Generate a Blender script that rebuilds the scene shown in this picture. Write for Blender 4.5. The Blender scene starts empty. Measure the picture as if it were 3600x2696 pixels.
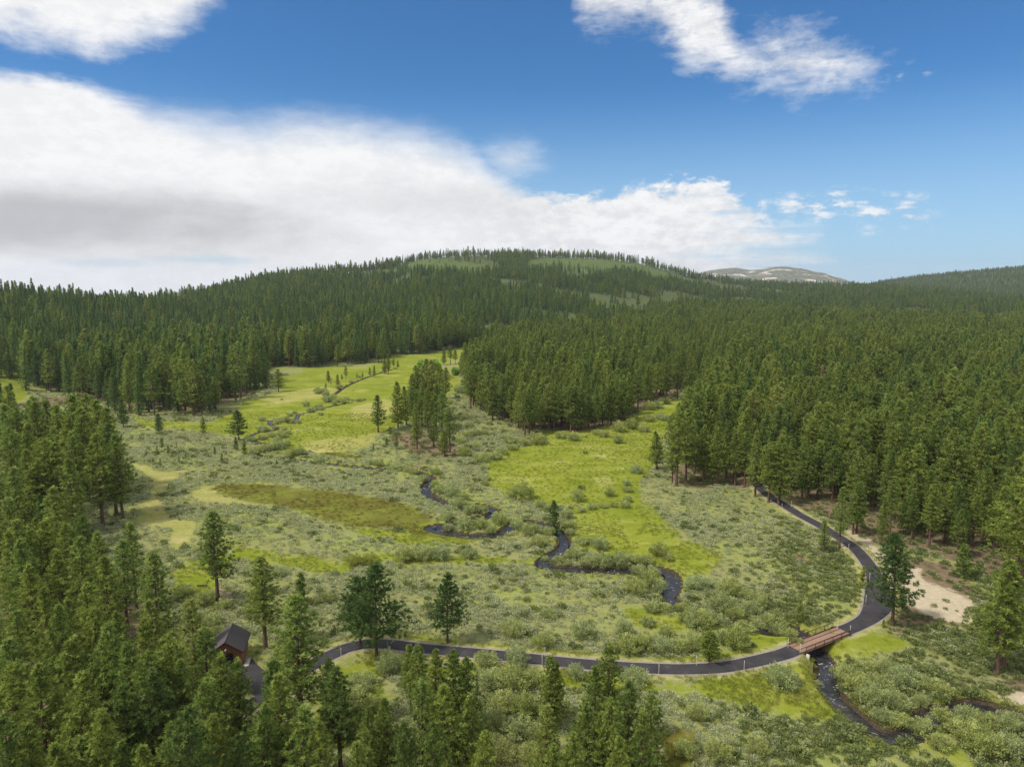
import bpy, math, random
import numpy as np
from mathutils import Vector, Matrix

C = bpy.context.scene.collection
R = math.radians
rng = np.random.default_rng(7)

# ------------------------------------------------------------------ camera
FPX, CXP, CYP, PITCH, CAMH = 1533.7, 1106.0, 828.5, R(8.3), 62.0
cam = bpy.data.cameras.new('camera')
cam.sensor_fit = 'HORIZONTAL'; cam.sensor_width = 36.0
cam.lens = 36.0 * FPX / 2212.0
cam.clip_start = 0.5; cam.clip_end = 40000
camo = bpy.data.objects.new('camera', cam); C.objects.link(camo)
camo.location = (0, 0, CAMH); camo.rotation_euler = (R(90) - PITCH, 0, 0)
bpy.context.scene.camera = camo

# ------------------------------------------------------------------ sun, exposure
SUN_EL, SUN_AZ = R(54), R(-112)          # azimuth clockwise from +Y (view direction)
sun = bpy.data.lights.new('sun', 'SUN'); sun.energy = 3.3; sun.angle = R(5); sun.color = (1, .94, .84)
suno = bpy.data.objects.new('sun', sun); C.objects.link(suno)
sd = Vector((math.sin(SUN_AZ) * math.cos(SUN_EL), math.cos(SUN_AZ) * math.cos(SUN_EL), math.sin(SUN_EL)))
suno.rotation_euler = sd.to_track_quat('Z', 'Y').to_euler(); suno.location = (-200, -100, 400)
sc = bpy.context.scene
sc.view_settings.view_transform = 'Standard'; sc.view_settings.look = 'None'
sc.view_settings.exposure = 0.35; sc.view_settings.gamma = 1.0
cy = sc.cycles
cy.max_bounces = 8; cy.diffuse_bounces = 4; cy.glossy_bounces = 2; cy.transmission_bounces = 5
cy.volume_bounces = 0; cy.transparent_max_bounces = 4
cy.use_denoising = True; cy.denoiser = 'OPENIMAGEDENOISE'; cy.denoising_prefilter = 'NONE'; cy.denoising_input_passes = 'RGB_ALBEDO_NORMAL'
cy.use_adaptive_sampling = True; cy.adaptive_threshold = 0.01
cy.sample_clamp_indirect = 4.0; cy.sample_clamp_direct = 6.0

# ------------------------------------------------------------------ picture helpers
def ray(px, py):
    u = (np.asarray(px, float) - CXP) / FPX; v = (CYP - np.asarray(py, float)) / FPX
    return u, math.cos(PITCH) + v * math.sin(PITCH), -math.sin(PITCH) + v * math.cos(PITCH)
def azel(px, py):
    x, y, z = ray(px, py)
    return np.degrees(np.arctan2(x, y)), np.degrees(np.arctan2(z, np.hypot(x, y)))
def at(px, py, z=0.0):
    x, y, d = ray(px, py); t = (z - CAMH) / d
    return np.stack([x * t, y * t], -1)
def proj(p):                                # world -> picture (for choosing what is in view)
    p = np.asarray(p, float); x, y, z = p[..., 0], p[..., 1], p[..., 2] - CAMH
    f = y * math.cos(PITCH) - z * math.sin(PITCH); u = y * math.sin(PITCH) + z * math.cos(PITCH)
    f = np.where(f < .1, .1, f)
    return CXP + FPX * x / f, CYP - FPX * u / f
def P(*pts): return at([p[0] for p in pts], [p[1] for p in pts])
def smooth(a, b, x):
    t = np.clip((x - a) / (b - a), 0, 1); return t * t * (3 - 2 * t)
def catmull(pts, n=8):
    p = np.asarray(pts, float); p = np.vstack([2 * p[0] - p[1], p, 2 * p[-1] - p[-2]]); out = []
    for i in range(1, len(p) - 2):
        for t in np.linspace(0, 1, n, endpoint=False):
            out.append(.5 * ((2 * p[i]) + (-p[i-1] + p[i+1]) * t + (2*p[i-1] - 5*p[i] + 4*p[i+1] - p[i+2]) * t*t + (-p[i-1] + 3*p[i] - 3*p[i+1] + p[i+2]) * t**3))
    out.append(p[-2]); return np.array(out)

# value noise in numpy
_g = np.random.default_rng(3).random((256, 256))
def vnoise(x, y):
    xi, yi = np.floor(x).astype(int), np.floor(y).astype(int); fx, fy = x - xi, y - yi
    fx, fy = fx*fx*(3-2*fx), fy*fy*(3-2*fy)
    a, b = _g[xi & 255, yi & 255], _g[(xi+1) & 255, yi & 255]; c, d = _g[xi & 255, (yi+1) & 255], _g[(xi+1) & 255, (yi+1) & 255]
    return (a*(1-fx)+b*fx)*(1-fy) + (c*(1-fx)+d*fx)*fy
def fbm(x, y, o=4):
    s, a, t = 0, 1., 0
    for i in range(o): s = s + a * vnoise(x * 2**i + 17*i, y * 2**i + 31*i); t += a; a *= .5
    return s / t

# signed distance to polygons (negative inside) and distance to polylines
def seg_dist(px, py, a, b):
    dx, dy = b[0]-a[0], b[1]-a[1]; l2 = dx*dx+dy*dy + 1e-9
    t = np.clip(((px-a[0])*dx + (py-a[1])*dy) / l2, 0, 1)
    return np.hypot(px-a[0]-t*dx, py-a[1]-t*dy)
def poly_sd(x, y, poly, far=15.0):
    out = np.full(x.shape, far); lo, hi = poly.min(0) - far, poly.max(0) + far
    m = (x > lo[0]) & (x < hi[0]) & (y > lo[1]) & (y < hi[1])
    if not m.any(): return out
    X, Y = x[m], y[m]; d = np.full(X.shape, 1e9); ins = np.zeros(X.shape, bool)
    for i in range(len(poly)):
        a, b = poly[i-1], poly[i]; d = np.minimum(d, seg_dist(X, Y, a, b))
        c = (a[1] > Y) != (b[1] > Y)
        with np.errstate(divide='ignore', invalid='ignore'):
            ins ^= c & (X < (b[0]-a[0]) * (Y-a[1]) / (b[1]-a[1] + 1e-12) + a[0])
    out[m] = np.minimum(np.where(ins, -d, d), far); return out
def line_d(x, y, line, far=15.0, w=None):
    out = np.full(x.shape, far); lo, hi = line.min(0) - far, line.max(0) + far
    m = (x > lo[0]) & (x < hi[0]) & (y > lo[1]) & (y < hi[1])
    if not m.any(): return out
    X, Y = x[m], y[m]; d = np.full(X.shape, far)
    for i in range(len(line)-1):
        a, b = line[i], line[i+1]
        k = (X > min(a[0], b[0])-far) & (X < max(a[0], b[0])+far) & (Y > min(a[1], b[1])-far) & (Y < max(a[1], b[1])+far)
        if k.any():
            s = seg_dist(X[k], Y[k], a, b)
            if w is not None: s = s - w[i]
            d[k] = np.minimum(d[k], s)
    out[m] = d; return out
def zone(polys): return lambda x, y: np.minimum.reduce([poly_sd(x, y, p) for p in polys])

# ------------------------------------------------------------------ ground plan (traced on the ground)
PATH_PX = [(500,1545),(560,1518),(620,1482),(668,1443),(728,1412),(760,1400),(800,1394),(850,1396),(920,1405),(1000,1412),(1100,1421),(1200,1432),(1300,1441),(1400,1447),(1480,1449),(1560,1445),(1630,1432),(1690,1417),(1718,1406)]
PATH2_PX = [(1821,1366),(1850,1354),(1880,1335),(1897,1307),(1897,1272),(1886,1240),(1868,1211),(1845,1186),(1815,1165),(1770,1137),(1730,1116),(1695,1094),(1660,1072),(1642,1056),(1628,1036)]
path_a = catmull(P(*PATH_PX), 8); path_b = catmull(P(*PATH2_PX), 8)
PW = 1.48
w_b = 1.48 + 1.1 * np.exp(-((np.arange(len(path_b)) - 26) / 9.0)**2)
drive = catmull(P((514,1437),(528,1455),(555,1474),(590,1498)), 6)
STREAM_PX = [(850,797),(800,812),(755,831),(722,852),(717,858),(745,862),(775,866),(757,869),(720,876),(695,882),(668,890),(645,896),(636,912),(612,910),(587,907),(584,915),(600,925),(582,931),(556,934),(540,944),(548,953),(575,958),(585,964),(560,968),(545,975),(570,985),(600,987),(640,993),(700,1001),(775,1007),(830,1012),(886,1015),(915,1025),(930,1037),(920,1050),(920,1061),(934,1075),(960,1086),(1000,1090),(1040,1093),(1070,1105),(1060,1113),(1030,1121),(985,1131),(945,1136),(930,1140),(950,1146),(986,1152),(1020,1157),(1060,1156),(1085,1150),(1098,1140),(1117,1131),(1150,1129),(1181,1135),(1201,1148),(1217,1164),(1217,1180),(1200,1195),(1180,1207),(1173,1219),(1198,1226),(1242,1229),(1284,1230),(1325,1232),(1367,1231),(1409,1229),(1438,1234),(1452,1248),(1452,1267),(1445,1287),(1455,1301),(1478,1315),(1530,1332),(1600,1347),(1660,1352),(1715,1352),(1738,1366),(1749,1381),(1767,1399),(1783,1418),(1786,1439),(1788,1460),(1792,1481),(1804,1505),(1819,1523),(1838,1541),(1868,1564),(1902,1585),(1937,1592),(1972,1583),(1985,1566),(2002,1547),(2022,1541),(2055,1537),(2085,1526),(2125,1527),(2169,1541),(2225,1562),(2300,1600)]
stream = catmull(P(*STREAM_PX), 5)
SW = 1.15
bank_pos = at(1783, 1405)

Z = {}
Z['meadow'] = [P(*q) for q in (
 [(1045,1010),(1060,985),(1100,970),(1180,955),(1250,945),(1330,935),(1400,910),(1425,890),(1445,866),(1478,866),(1468,905),(1442,930),(1428,960),(1412,990),(1402,1025),(1385,1045),(1380,1065),(1400,1090),(1420,1110),(1445,1135),(1480,1165),(1520,1185),(1552,1200),(1542,1230),(1500,1252),(1450,1240),(1420,1220),(1350,1205),(1270,1185),(1245,1155),(1238,1120),(1235,1098),(1180,1098),(1150,1082),(1100,1075),(1065,1050)],
 [(448,935),(448,915),(486,899),(519,882),(519,870),(555,862),(608,844),(584,825),(608,813),(652,806),(652,797),(719,790),(786,797),(820,780),(848,768),(920,766),(975,756),(1040,748),(1060,752),(985,775),(950,790),(990,815),(1000,842),(970,852),(900,900),(860,925),(817,937),(795,962),(759,975),(697,984),(652,970),(600,977),(560,952),(500,940)],
 [(285,897),(330,912),(394,913),(455,915),(500,940),(470,938),(394,926),(300,918)],
 [(-40,828),(45,826),(62,850),(50,868),(-40,872)],
 [(490,1172),(530,1183),(600,1192),(660,1202),(735,1218),(800,1192),(850,1198),(960,1196),(1040,1201),(1160,1207),(1167,1216),(1040,1214),(960,1216),(850,1217),(780,1217),(735,1242),(690,1237),(640,1224),(580,1217),(500,1208)],
 [(370,1275),(374,1240),(415,1212),(470,1200),(510,1205),(480,1240),(468,1292),(420,1303),(385,1285)],
 [(760,1138),(830,1140),(900,1150),(950,1160),(1018,1157),(1012,1173),(950,1177),(870,1171),(800,1166)],
 [(1610,1362),(1660,1368),(1708,1378),(1703,1396),(1660,1403),(1605,1410),(1625,1385)],
 [(1440,1478),(1540,1472),(1640,1452),(1720,1424),(1748,1418),(1772,1460),(1782,1497),(1802,1522),(1815,1548),(1740,1550),(1660,1532),(1560,1517),(1470,1507)],
 [(1340,1308),(1400,1314),(1470,1330),(1500,1345),(1480,1357),(1420,1356),(1380,1350)],
 [(860,1374),(940,1382),(1010,1388),(1080,1396),(1150,1408),(1250,1416),(1300,1420),(1400,1424),(1500,1416),(1620,1403),(1640,1413),(1500,1438),(1400,1438),(1280,1432),(1150,1421),(1000,1403),(870,1392)],
 [(735,1442),(800,1420),(860,1420),(960,1434),(1060,1443),(1170,1452),(1280,1462),(1400,1470),(1430,1490),(1300,1496),(1200,1480),(1080,1466),(950,1458),(850,1455),(760,1490),(700,1490)],
 [(1970,1588),(2050,1598),(2120,1660),(2140,1720),(2060,1690),(2000,1615)],
 [(1788,1392),(1850,1366),(1940,1371),(1972,1396),(1900,1412),(1830,1427),(1800,1424)],
 [(690,1500),(760,1470),(830,1470),(830,1540),(740,1620),(690,1600)],
 [(1170,930),(1300,922),(1345,908),(1395,880),(1440,862),(1460,870),(1420,900),(1330,938),(1180,958)])]
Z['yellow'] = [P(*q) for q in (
 [(272,995),(314,1008),(340,1016),(367,1018),(422,1012),(386,1021),(371,1040),(360,1054),(344,1063),(336,1070),(349,1084),(352,1104),(369,1119),(418,1126),(426,1140),(409,1167),(380,1184),(367,1165),(379,1145),(360,1136),(320,1134),(288,1124),(315,1108),(304,1097),(324,1077),(329,1053),(333,1030),(308,1017)],
 [(400,1070),(440,1048),(500,1050),(510,1078),(565,1090),(480,1088),(420,1080)],
 [(650,960),(700,950),(760,945),(815,935),(803,957),(760,974),(690,980),(660,974)],  # sunlit patch of far meadow, its sunlight painted in as pale yellow
 [(560,862),(620,846),(700,835),(740,845),(690,860),(600,872)],
 [(760,880),(830,862),(880,880),(830,905),(760,905)],
 [(1280,1035),(1310,1030),(1330,1042),(1300,1052)])]
Z['olive'] = [P(*q) for q in (
 [(450,1058),(480,1046),(560,1046),(640,1055),(720,1060),(790,1070),(860,1085),(905,1100),(932,1120),(942,1140),(958,1150),(1005,1158),(960,1163),(900,1152),(830,1142),(760,1137),(690,1117),(620,1102),(560,1086),(505,1076)],
 [(688,980),(730,978),(778,987),(770,992),(720,986)],
 [(1415,1600),(1440,1578),(1505,1588),(1525,1628),(1490,1700),(1425,1700)],
 [(900,812),(960,800),(985,820),(900,835)])]
Z['forest_floor'] = [P(*q) for q in (
 [(1436,1020),(1490,1000),(1600,985),(1700,980),(2400,900),(2500,1260),(2212,1290),(2100,1215),(2050,1205),(1960,1182),(1895,1178),(1870,1190),(1840,1150),(1790,1120),(1735,1096),(1690,1080),(1650,1060),(1560,1050),(1480,1055)],
 [(1070,900),(1120,925),(1190,928),(1240,932),(1290,925),(1330,915),(1372,890),(1430,860),(1500,830),(1440,810),(1200,840)],
 [(-60,890),(240,870),(300,880),(390,886),(470,876),(545,848),(560,836),(545,830),(400,850),(200,850),(-60,880)],
 [(1900,1200),(1960,1205),(2060,1218),(2130,1290),(2115,1362),(2000,1348),(1940,1372),(1922,1345),(1940,1290),(1925,1240)],
 [(875,1010),(895,1005),(925,1010),(932,1021),(905,1023)],
 [(1700,1196),(1730,1196),(1757,1214),(1725,1215)],
 [(1700,1345),(1735,1345),(1775,1362),(1740,1375)],
 [(1930,1354),(1985,1360),(1970,1372),(1935,1370)],
 [(2120,1462),(2230,1470),(2230,1500),(2140,1490)],
 [(-50,950),(60,985),(235,1010),(230,1030),(60,1010),(-50,1000)],
 [(840,945),(900,930),(990,960),(985,990),(900,985)],
 [(-100,1100),(150,1090),(260,1300),(380,1370),(420,1470),(700,1640),(700,2600),(-600,2600)])]
Z['sand'] = [P(*q) for q in (
 [(1944,1275),(1960,1240),(1985,1240),(2025,1262),(2070,1282),(2120,1296),(2108,1320),(2108,1352),(2062,1346),(2022,1334),(1990,1326),(1962,1308)],
 [(1815,1140),(1850,1148),(1885,1168),(1915,1198),(1938,1240),(1950,1275),(1925,1262),(1908,1236),(1888,1206),(1862,1182),(1835,1160)],
 [(2134,1504),(2180,1500),(2240,1508),(2240,1530),(2160,1522)],
 [(1985,1440),(2040,1444),(2035,1452),(1990,1450)],
 [(1960,1225),(1985,1228),(1980,1243),(1962,1240)])]
ZF = {k: zone(v) for k, v in Z.items()}

# ------------------------------------------------------------------ terrain
_sx = np.array([-700,-300,0,100,220,330,430,520,600,700,800,860,920,1000,1100,1200,1300,1380,1440,1500,1600,1700,1900,2212,2500,2900])
_sy = np.array([600,605,612,628,640,640,625,606,589,579,572,559,546,541,542,544,547,557,572,589,605,610,614,640,645,645])
_sR = np.array([850,850,860,900,960,1080,1250,1380,1480,1600,1680,1760,1840,1880,1920,1980,2000,2000,2050,2120,2300,2400,2500,2000,2000,2000])
_sV = np.array([420,420,440,470,510,560,580,590,590,600,610,615,620,640,680,760,850,880,900,930,980,1000,1000,900,900,900])
_saz, _sel = azel(_sx, _sy); _sh = CAMH + _sR * np.tan(np.radians(_sel)) - 15.0
_bx = np.array([1780,1850,1900,1950,2050,2120,2212,2400,2900]); _by = np.array([640,622,609,601,591,584,576,566,570])
_baz, _bel = azel(_bx, _by); _bh = CAMH + 4000 * np.tan(np.radians(_bel)) - 13.0
_cx = np.array([1380,1450,1490,1530,1560,1590,1620,1645,1665,1690,1730,1780,1830,1880]); _cyy = np.array([640,606,594,587,582,580,585,582,577,576,580,590,607,640])
_caz, _cel = azel(_cx, _cyy); _ch = CAMH + 8500 * np.tan(np.radians(_cel))
def terrain0(x, y):
    r = np.hypot(x, y); az = np.degrees(np.arctan2(x, y))
    V, Rr, h = np.interp(az, _saz, _sV), np.interp(az, _saz, _sR), np.interp(az, _saz, _sh)
    t = (r - V) / (Rr - V); prof = np.clip(t, 0, 1)**1.12
    prof = np.where(t < 1, prof, 1 - .5 * smooth(1, 1.6, t))
    z = h * prof - .045 * np.maximum(r - Rr - 80, 0) + (fbm(x/160, y/160, 3) - .5) * 22 * smooth(0, .3, t) * (1 - smooth(.75, 1, t))
    b = np.interp(az, _baz, _bh, left=-400) * smooth(2700, 4000, r)
    b = b * (1 - .3 * smooth(4000, 4800, r)) + (fbm(x/300, y/300, 3) - .5) * 30 * smooth(2700, 3300, r) * (1 - smooth(3700, 4000, r))
    c = np.interp(az, _caz, _ch, left=-500, right=-500) * smooth(6200, 8500, r) + (fbm(x/500, y/500, 4) - .5) * 90 * smooth(6500, 7500, r) * (1 - smooth(8000, 8500, r))
    z = np.maximum(z, np.where((r > 2600) & (az > 14), b, -999)); z = np.maximum(z, np.where((r > 6000) & (az > 5), c, -999))
    z = z + (fbm(x/24, y/24, 2) - .5) * .7 * smooth(40, 120, r) * (1 - smooth(500, 900, r)) + (fbm(x/4.0, y/4.0, 2) - .5) * .16 * (1 - smooth(200, 260, r))
    return z
def ground_z(x, y):
    x = np.asarray(x, float); y = np.asarray(y, float); z = terrain0(x, y)
    dp = np.minimum(line_d(x, y, path_a), line_d(x, y, path_b)); dp = np.minimum(dp, line_d(x, y, drive))
    k = 1 - smooth(2.2, 5.5, dp); z = z * (1 - k) + .3 * k
    ds = line_d(x, y, stream); near = 1 - smooth(8, 15, np.hypot(x - bank_pos[0], y - bank_pos[1]))
    k = 1 - smooth(SW*.75, SW*.75 + .9 + 2.2*near, ds); bed = -.95 - .9*near + .62*smooth(200, 270, np.hypot(x, y))
    return z * (1 - k) + bed * k
def gz(x, y): return float(ground_z(np.array([x]), np.array([y]))[0])
def at_hill(px, py):                         # where the sight line meets the real slope
    dx, dy, dz = ray(px, py); h = math.hypot(dx, dy); r = np.geomspace(40, 9000, 4000)
    below = CAMH + r * dz / h < terrain0(r * dx / h, r * dy / h); i = int(np.argmax(below)) if below.any() else len(r) - 1
    return np.array([r[i] * dx / h, r[i] * dy / h])
clearings = [np.array([at_hill(*p) for p in q]) for q in (
 [(1150,572),(1180,560),(1250,560),(1330,566),(1400,574),(1440,586),(1470,597),(1430,600),(1380,592),(1300,590),(1220,586),(1160,584)],
 [(890,576),(915,562),(965,566),(960,580),(920,584)],
 [(765,592),(820,586),(860,590),(830,600),(770,604)],
 [(965,578),(990,566),(1045,572),(1068,584),(1030,592),(980,588)],
 [(1045,716),(1085,712),(1086,726),(1050,734)])]
def clear_sd(x, y): return np.minimum.reduce([poly_sd(x, y, p, 40.) for p in clearings])

# ------------------------------------------------------------------ node helpers and materials
class NT:
    def __init__(s, tree): s.t = tree; s.n = tree.nodes; s.l = tree.links
    def node(s, kind, **kw):
        n = s.n.new(kind)
        for k, v in kw.items(): setattr(n, k, v)
        return n
    def set(s, sock, v):
        if hasattr(v, 'links') or hasattr(v, 'is_output'): s.l.new(v, sock)
        else: sock.default_value = v
    def m(s, op, a, b=0.0, c=0.0, clamp=False):
        n = s.node('ShaderNodeMath', operation=op, use_clamp=clamp)
        s.set(n.inputs[0], a); s.set(n.inputs[1], b); s.set(n.inputs[2], c); return n.outputs[0]
    def sstep(s, x, lo, hi):
        n = s.node('ShaderNodeMapRange', interpolation_type='SMOOTHSTEP')
        s.set(n.inputs[0], x); s.set(n.inputs[1], lo); s.set(n.inputs[2], hi); n.inputs[3].default_value = 0; n.inputs[4].default_value = 1; return n.outputs[0]
    def mix(s, f, a, b):
        n = s.node('ShaderNodeMix', data_type='RGBA')
        s.set(n.inputs[0], f)
        for i, v in ((6, a), (7, b)): s.set(n.inputs[i], v if hasattr(v, 'is_output') else (*v, 1))
        return n.outputs[2]
    def noise(s, scale, detail=3.0, rough=.55, vec=None, dims='3D', dist=0.0):
        n = s.node('ShaderNodeTexNoise', noise_dimensions=dims)
        n.inputs['Scale'].default_value = scale; n.inputs['Detail'].default_value = detail; n.inputs['Roughness'].default_value = rough; n.inputs['Distortion'].default_value = dist
        if vec is not None: s.l.new(vec, n.inputs['Vector'])
        return n.outputs['Fac']
    def attr(s, name): return s.node('ShaderNodeAttribute', attribute_name=name).outputs['Fac']
    def ramp(s, f, stops):
        n = s.node('ShaderNodeValToRGB'); e = n.color_ramp.elements
        while len(e) < len(stops): e.new(.5)
        for i, (p, c) in enumerate(stops): e[i].position = p; e[i].color = (*c, 1)
        s.l.new(f, n.inputs[0]); return n.outputs[0]
    def curve(s, x, pts):
        n = s.node('ShaderNodeFloatCurve'); c = n.mapping.curves[0]
        n.mapping.use_clip = False
        for i, p in enumerate(pts):
            if i < 2: c.points[i].location = p
            else: c.points.new(*p)
        for p in c.points: p.handle_type = 'AUTO_CLAMPED'
        n.mapping.update(); s.l.new(x, n.inputs[1]); return n.outputs[0]
def new_mat(name):
    m = bpy.data.materials.new(name); m.use_nodes = True; t = NT(m.node_tree); t.n.clear()
    out = t.node('ShaderNodeOutputMaterial'); return m, t, out
def simple_mat(name, stops, scale=3.0, rough=.9, bump=.0, spec=.2, detail=4.0, stretch=None):
    m, t, out = new_mat(name); b = t.node('ShaderNodeBsdfPrincipled')
    tc = t.node('ShaderNodeTexCoord'); vec = tc.outputs['Object']
    if stretch:
        mp = t.node('ShaderNodeMapping'); mp.inputs['Scale'].default_value = stretch; t.l.new(vec, mp.inputs[0]); vec = mp.outputs[0]
    f = t.noise(scale, detail, .6, vec); t.l.new(t.ramp(f, stops), b.inputs['Base Color'])
    b.inputs['Roughness'].default_value = rough; b.inputs['Specular IOR Level'].default_value = spec
    if bump:
        bn = t.node('ShaderNodeBump'); bn.inputs['Strength'].default_value = bump; bn.inputs['Distance'].default_value = .03
        t.l.new(f, bn.inputs['Height']); t.l.new(bn.outputs[0], b.inputs['Normal'])
    t.l.new(b.outputs[0], out.inputs[0]); return m
def leaf_mat(name, stops, vary=.5, transl=.3, tip=(.2, .22, .06), tipamt=.35, dry=None):
    m, t, out = new_mat(name)
    oi = t.node('ShaderNodeObjectInfo'); tint = t.attr('tint')
    col = t.ramp(t.m('ADD', t.m('MULTIPLY', oi.outputs['Random'], .7), t.m('MULTIPLY', t.sstep(t.noise(.022, 3, .6, oi.outputs['Location']), .34, .66), .3)), stops)
    k = t.m('MULTIPLY_ADD', tint, 2*vary, 1 - vary)
    sc_ = t.node('ShaderNodeVectorMath', operation='SCALE'); t.l.new(col, sc_.inputs[0]); t.l.new(k, sc_.inputs[3])
    c2 = t.mix(t.m('MULTIPLY', t.sstep(tint, .62, 1.0), tipamt), sc_.outputs[0], tip)
    d = t.node('ShaderNodeBsdfDiffuse'); t.l.new(c2, d.inputs[0])
    tr = t.node('ShaderNodeBsdfTranslucent'); t.l.new(c2, tr.inputs[0])
    mx = t.node('ShaderNodeMixShader'); mx.inputs[0].default_value = transl
    t.l.new(d.outputs[0], mx.inputs[1]); t.l.new(tr.outputs[0], mx.inputs[2]); t.l.new(mx.outputs[0], out.inputs[0]); return m

MAT = {}
MAT['pine'] = leaf_mat('pine_needles', [(0, (.110, .175, .048)), (.25, (.170, .245, .056)), (.5, (.265, .325, .066)), (.75, (.210, .300, .072)), (1, (.350, .375, .095))], .5, .5, (.52, .53, .17), .4)
MAT['fir'] = leaf_mat('fir_needles', [(0, (.095, .165, .058)), (.4, (.140, .235, .070)), (.8, (.195, .300, .080)), (1, (.270, .350, .105))], .5, .48, (.33, .40, .14), .3)
MAT['dark_pine'] = leaf_mat('dark_pine_needles', [(0, (.085, .150, .046)), (1, (.115, .185, .052))], .5, .45, (.26, .31, .09), .35)
MAT['willow'] = leaf_mat('willow_leaves', [(0, (.33, .38, .105)), (.4, (.42, .46, .165)), (.7, (.37, .43, .20)), (1, (.34, .36, .11))], .55, .5, (.60, .63, .30), .5)
MAT['aspen'] = leaf_mat('aspen_leaves', [(0, (0.240, 0.400, 0.080)), (1, (0.304, 0.464, 0.080))], .4, .45, (0.416, 0.544, 0.144), .4)
MAT['sage'] = leaf_mat('sage_leaves', [(0, (.37, .395, .215)), (.4, (.46, .49, .30)), (.75, (.42, .445, .21)), (1, (.32, .345, .13))], .45, .45, (.60, .63, .44), .5)
MAT['green_shrub'] = leaf_mat('shrub_leaves', [(0, (0.145, 0.187, 0.068)), (.5, (0.196, 0.238, 0.082)), (1, (0.255, 0.281, 0.102))], .45, .4, (0.340, 0.374, 0.153), .4)
MAT['grass'] = leaf_mat('grass_blades', [(0, (.20, .245, .032)), (.5, (.26, .285, .045)), (1, (.36, .345, .12))], .35, .4, (.40, .39, .16), .3)
MAT['sedge'] = leaf_mat('sedge_blades', [(0, (.125, .105, .026)), (.5, (.165, .155, .034)), (1, (.18, .205, .05))], .35, .4, (.27, .24, .07), .3)
MAT['dead'] = leaf_mat('dead_needles', [(0, (.30, .21, .13)), (1, (.34, .27, .20))], .4, .2, (.40, .31, .23), .4)
MAT['bark'] = simple_mat('pine_bark', [(.3, (.055, .035, .027)), (.55, (.13, .078, .055)), (.8, (.21, .13, .095))], 5, .95, .6, stretch=(1, 1, .25))
MAT['grey_wood'] = simple_mat('dead_wood', [(.3, (.16, .12, .10)), (.8, (.36, .30, .26))], 4, .95, .3)
MAT['asphalt'] = simple_mat('asphalt', [(.28, (.022, .020, .024)), (.45, (.033, .030, .034)), (.6, (.042, .039, .042)), (.75, (.075, .068, .064))], .45, .82, .15, .25, 8)

# ------------------------------------------------------------------ mesh helpers
def mesh_np(name, V, quads=None, tris=None, mats=(), attrs=None, smooth_=False):
    V = np.asarray(V, np.float32); loops, starts, mi = [], [], []; n = 0
    for F, k in ((quads, 4), (tris, 3)):
        if F is None: continue
        F, idx = F if isinstance(F, tuple) else (F, 0)
        F = np.asarray(F, np.int32)
        if not len(F): continue
        loops.append(F.ravel()); starts.append(n + np.arange(len(F)) * k); n += F.size
        mi.append(np.broadcast_to(np.asarray(idx, np.int32), (len(F),)))
    me = bpy.data.meshes.new(name)
    me.vertices.add(len(V)); me.vertices.foreach_set('co', V.ravel())
    L = np.concatenate(loops).astype(np.int32); S = np.concatenate(starts).astype(np.int32); M = np.concatenate(mi).astype(np.int32)
    me.loops.add(len(L)); me.loops.foreach_set('vertex_index', L)
    me.polygons.add(len(S)); me.polygons.foreach_set('loop_start', S)
    me.update(calc_edges=True)
    me.polygons.foreach_set('material_index', M)
    if smooth_: me.polygons.foreach_set('use_smooth', np.ones(len(S), bool))
    for m in mats: me.materials.append(m)
    for k, a in (attrs or {}).items():
        me.attributes.new(k, 'FLOAT', 'POINT').data.foreach_set('value', np.asarray(a, np.float32))
    me.validate(); me.update(); return me
class MB:                                   # collects boxes, tubes and quads into one mesh
    def __init__(s): s.v, s.q, s.t, s.n, s.m = [], [], [], 0, 0
    def add(s, v, q=(), t=()):
        for f in q: s.q.append([i + s.n for i in f])
        for f in t: s.t.append([i + s.n for i in f])
        s.v.extend([tuple(p) for p in v]); s.n += len(v)
    def box(s, c, size, rz=0.0, mat=None):
        hx, hy, hz = size[0]/2, size[1]/2, size[2]/2; cr, sr = math.cos(rz), math.sin(rz)
        v = [(c[0]+x*cr-y*sr, c[1]+x*sr+y*cr, c[2]+z) for z in (-hz, hz) for x, y in ((-hx,-hy),(hx,-hy),(hx,hy),(-hx,hy))]
        s.add(v, [(3,2,1,0),(4,5,6,7),(0,1,5,4),(1,2,6,5),(2,3,7,6),(3,0,4,7)])
    def tube(s, pts, rad, n=6, cap=True):
        pts = [Vector(p) for p in pts]; rad = rad if hasattr(rad, '__len__') else [rad]*len(pts); v, q = [], []
        for i, p in enumerate(pts):
            d = (pts[min(i+1, len(pts)-1)] - pts[max(i-1, 0)]).normalized(); a = d.orthogonal().normalized(); b = d.cross(a)
            v += [p + (a*math.cos(2*math.pi*k/n) + b*math.sin(2*math.pi*k/n))*rad[i] for k in range(n)]
        for i in range(len(pts)-1):
            for k in range(n): q.append((i*n+k, i*n+(k+1)%n, (i+1)*n+(k+1)%n, (i+1)*n+k))
        t = []
        if cap:
            for i, o in ((0, 0), (len(pts)-1, (len(pts)-1)*n)):
                v.append(pts[i]); t += [(o+k, o+(k+1)%n, len(v)-1) for k in range(n)]
        s.add(v, q, t)
    def mesh(s, name, mats, smooth_=False): return mesh_np(name, s.v, s.q or None, s.t or None, mats, None, smooth_)
    def build(s, name, mat, parent=None, smooth_=False): return obj(name, s.mesh(name, [mat], smooth_), parent)
def obj(name, me, parent=None):
    o = bpy.data.objects.new(name, me); C.objects.link(o)
    if parent: o.parent = parent
    return o
def tag(o, label=None, cat=None, group=None, kind=None):
    if label: o['label'] = label
    if cat: o['category'] = cat
    if group: o['group'] = group
    if kind: o['kind'] = kind
    return o
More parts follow.
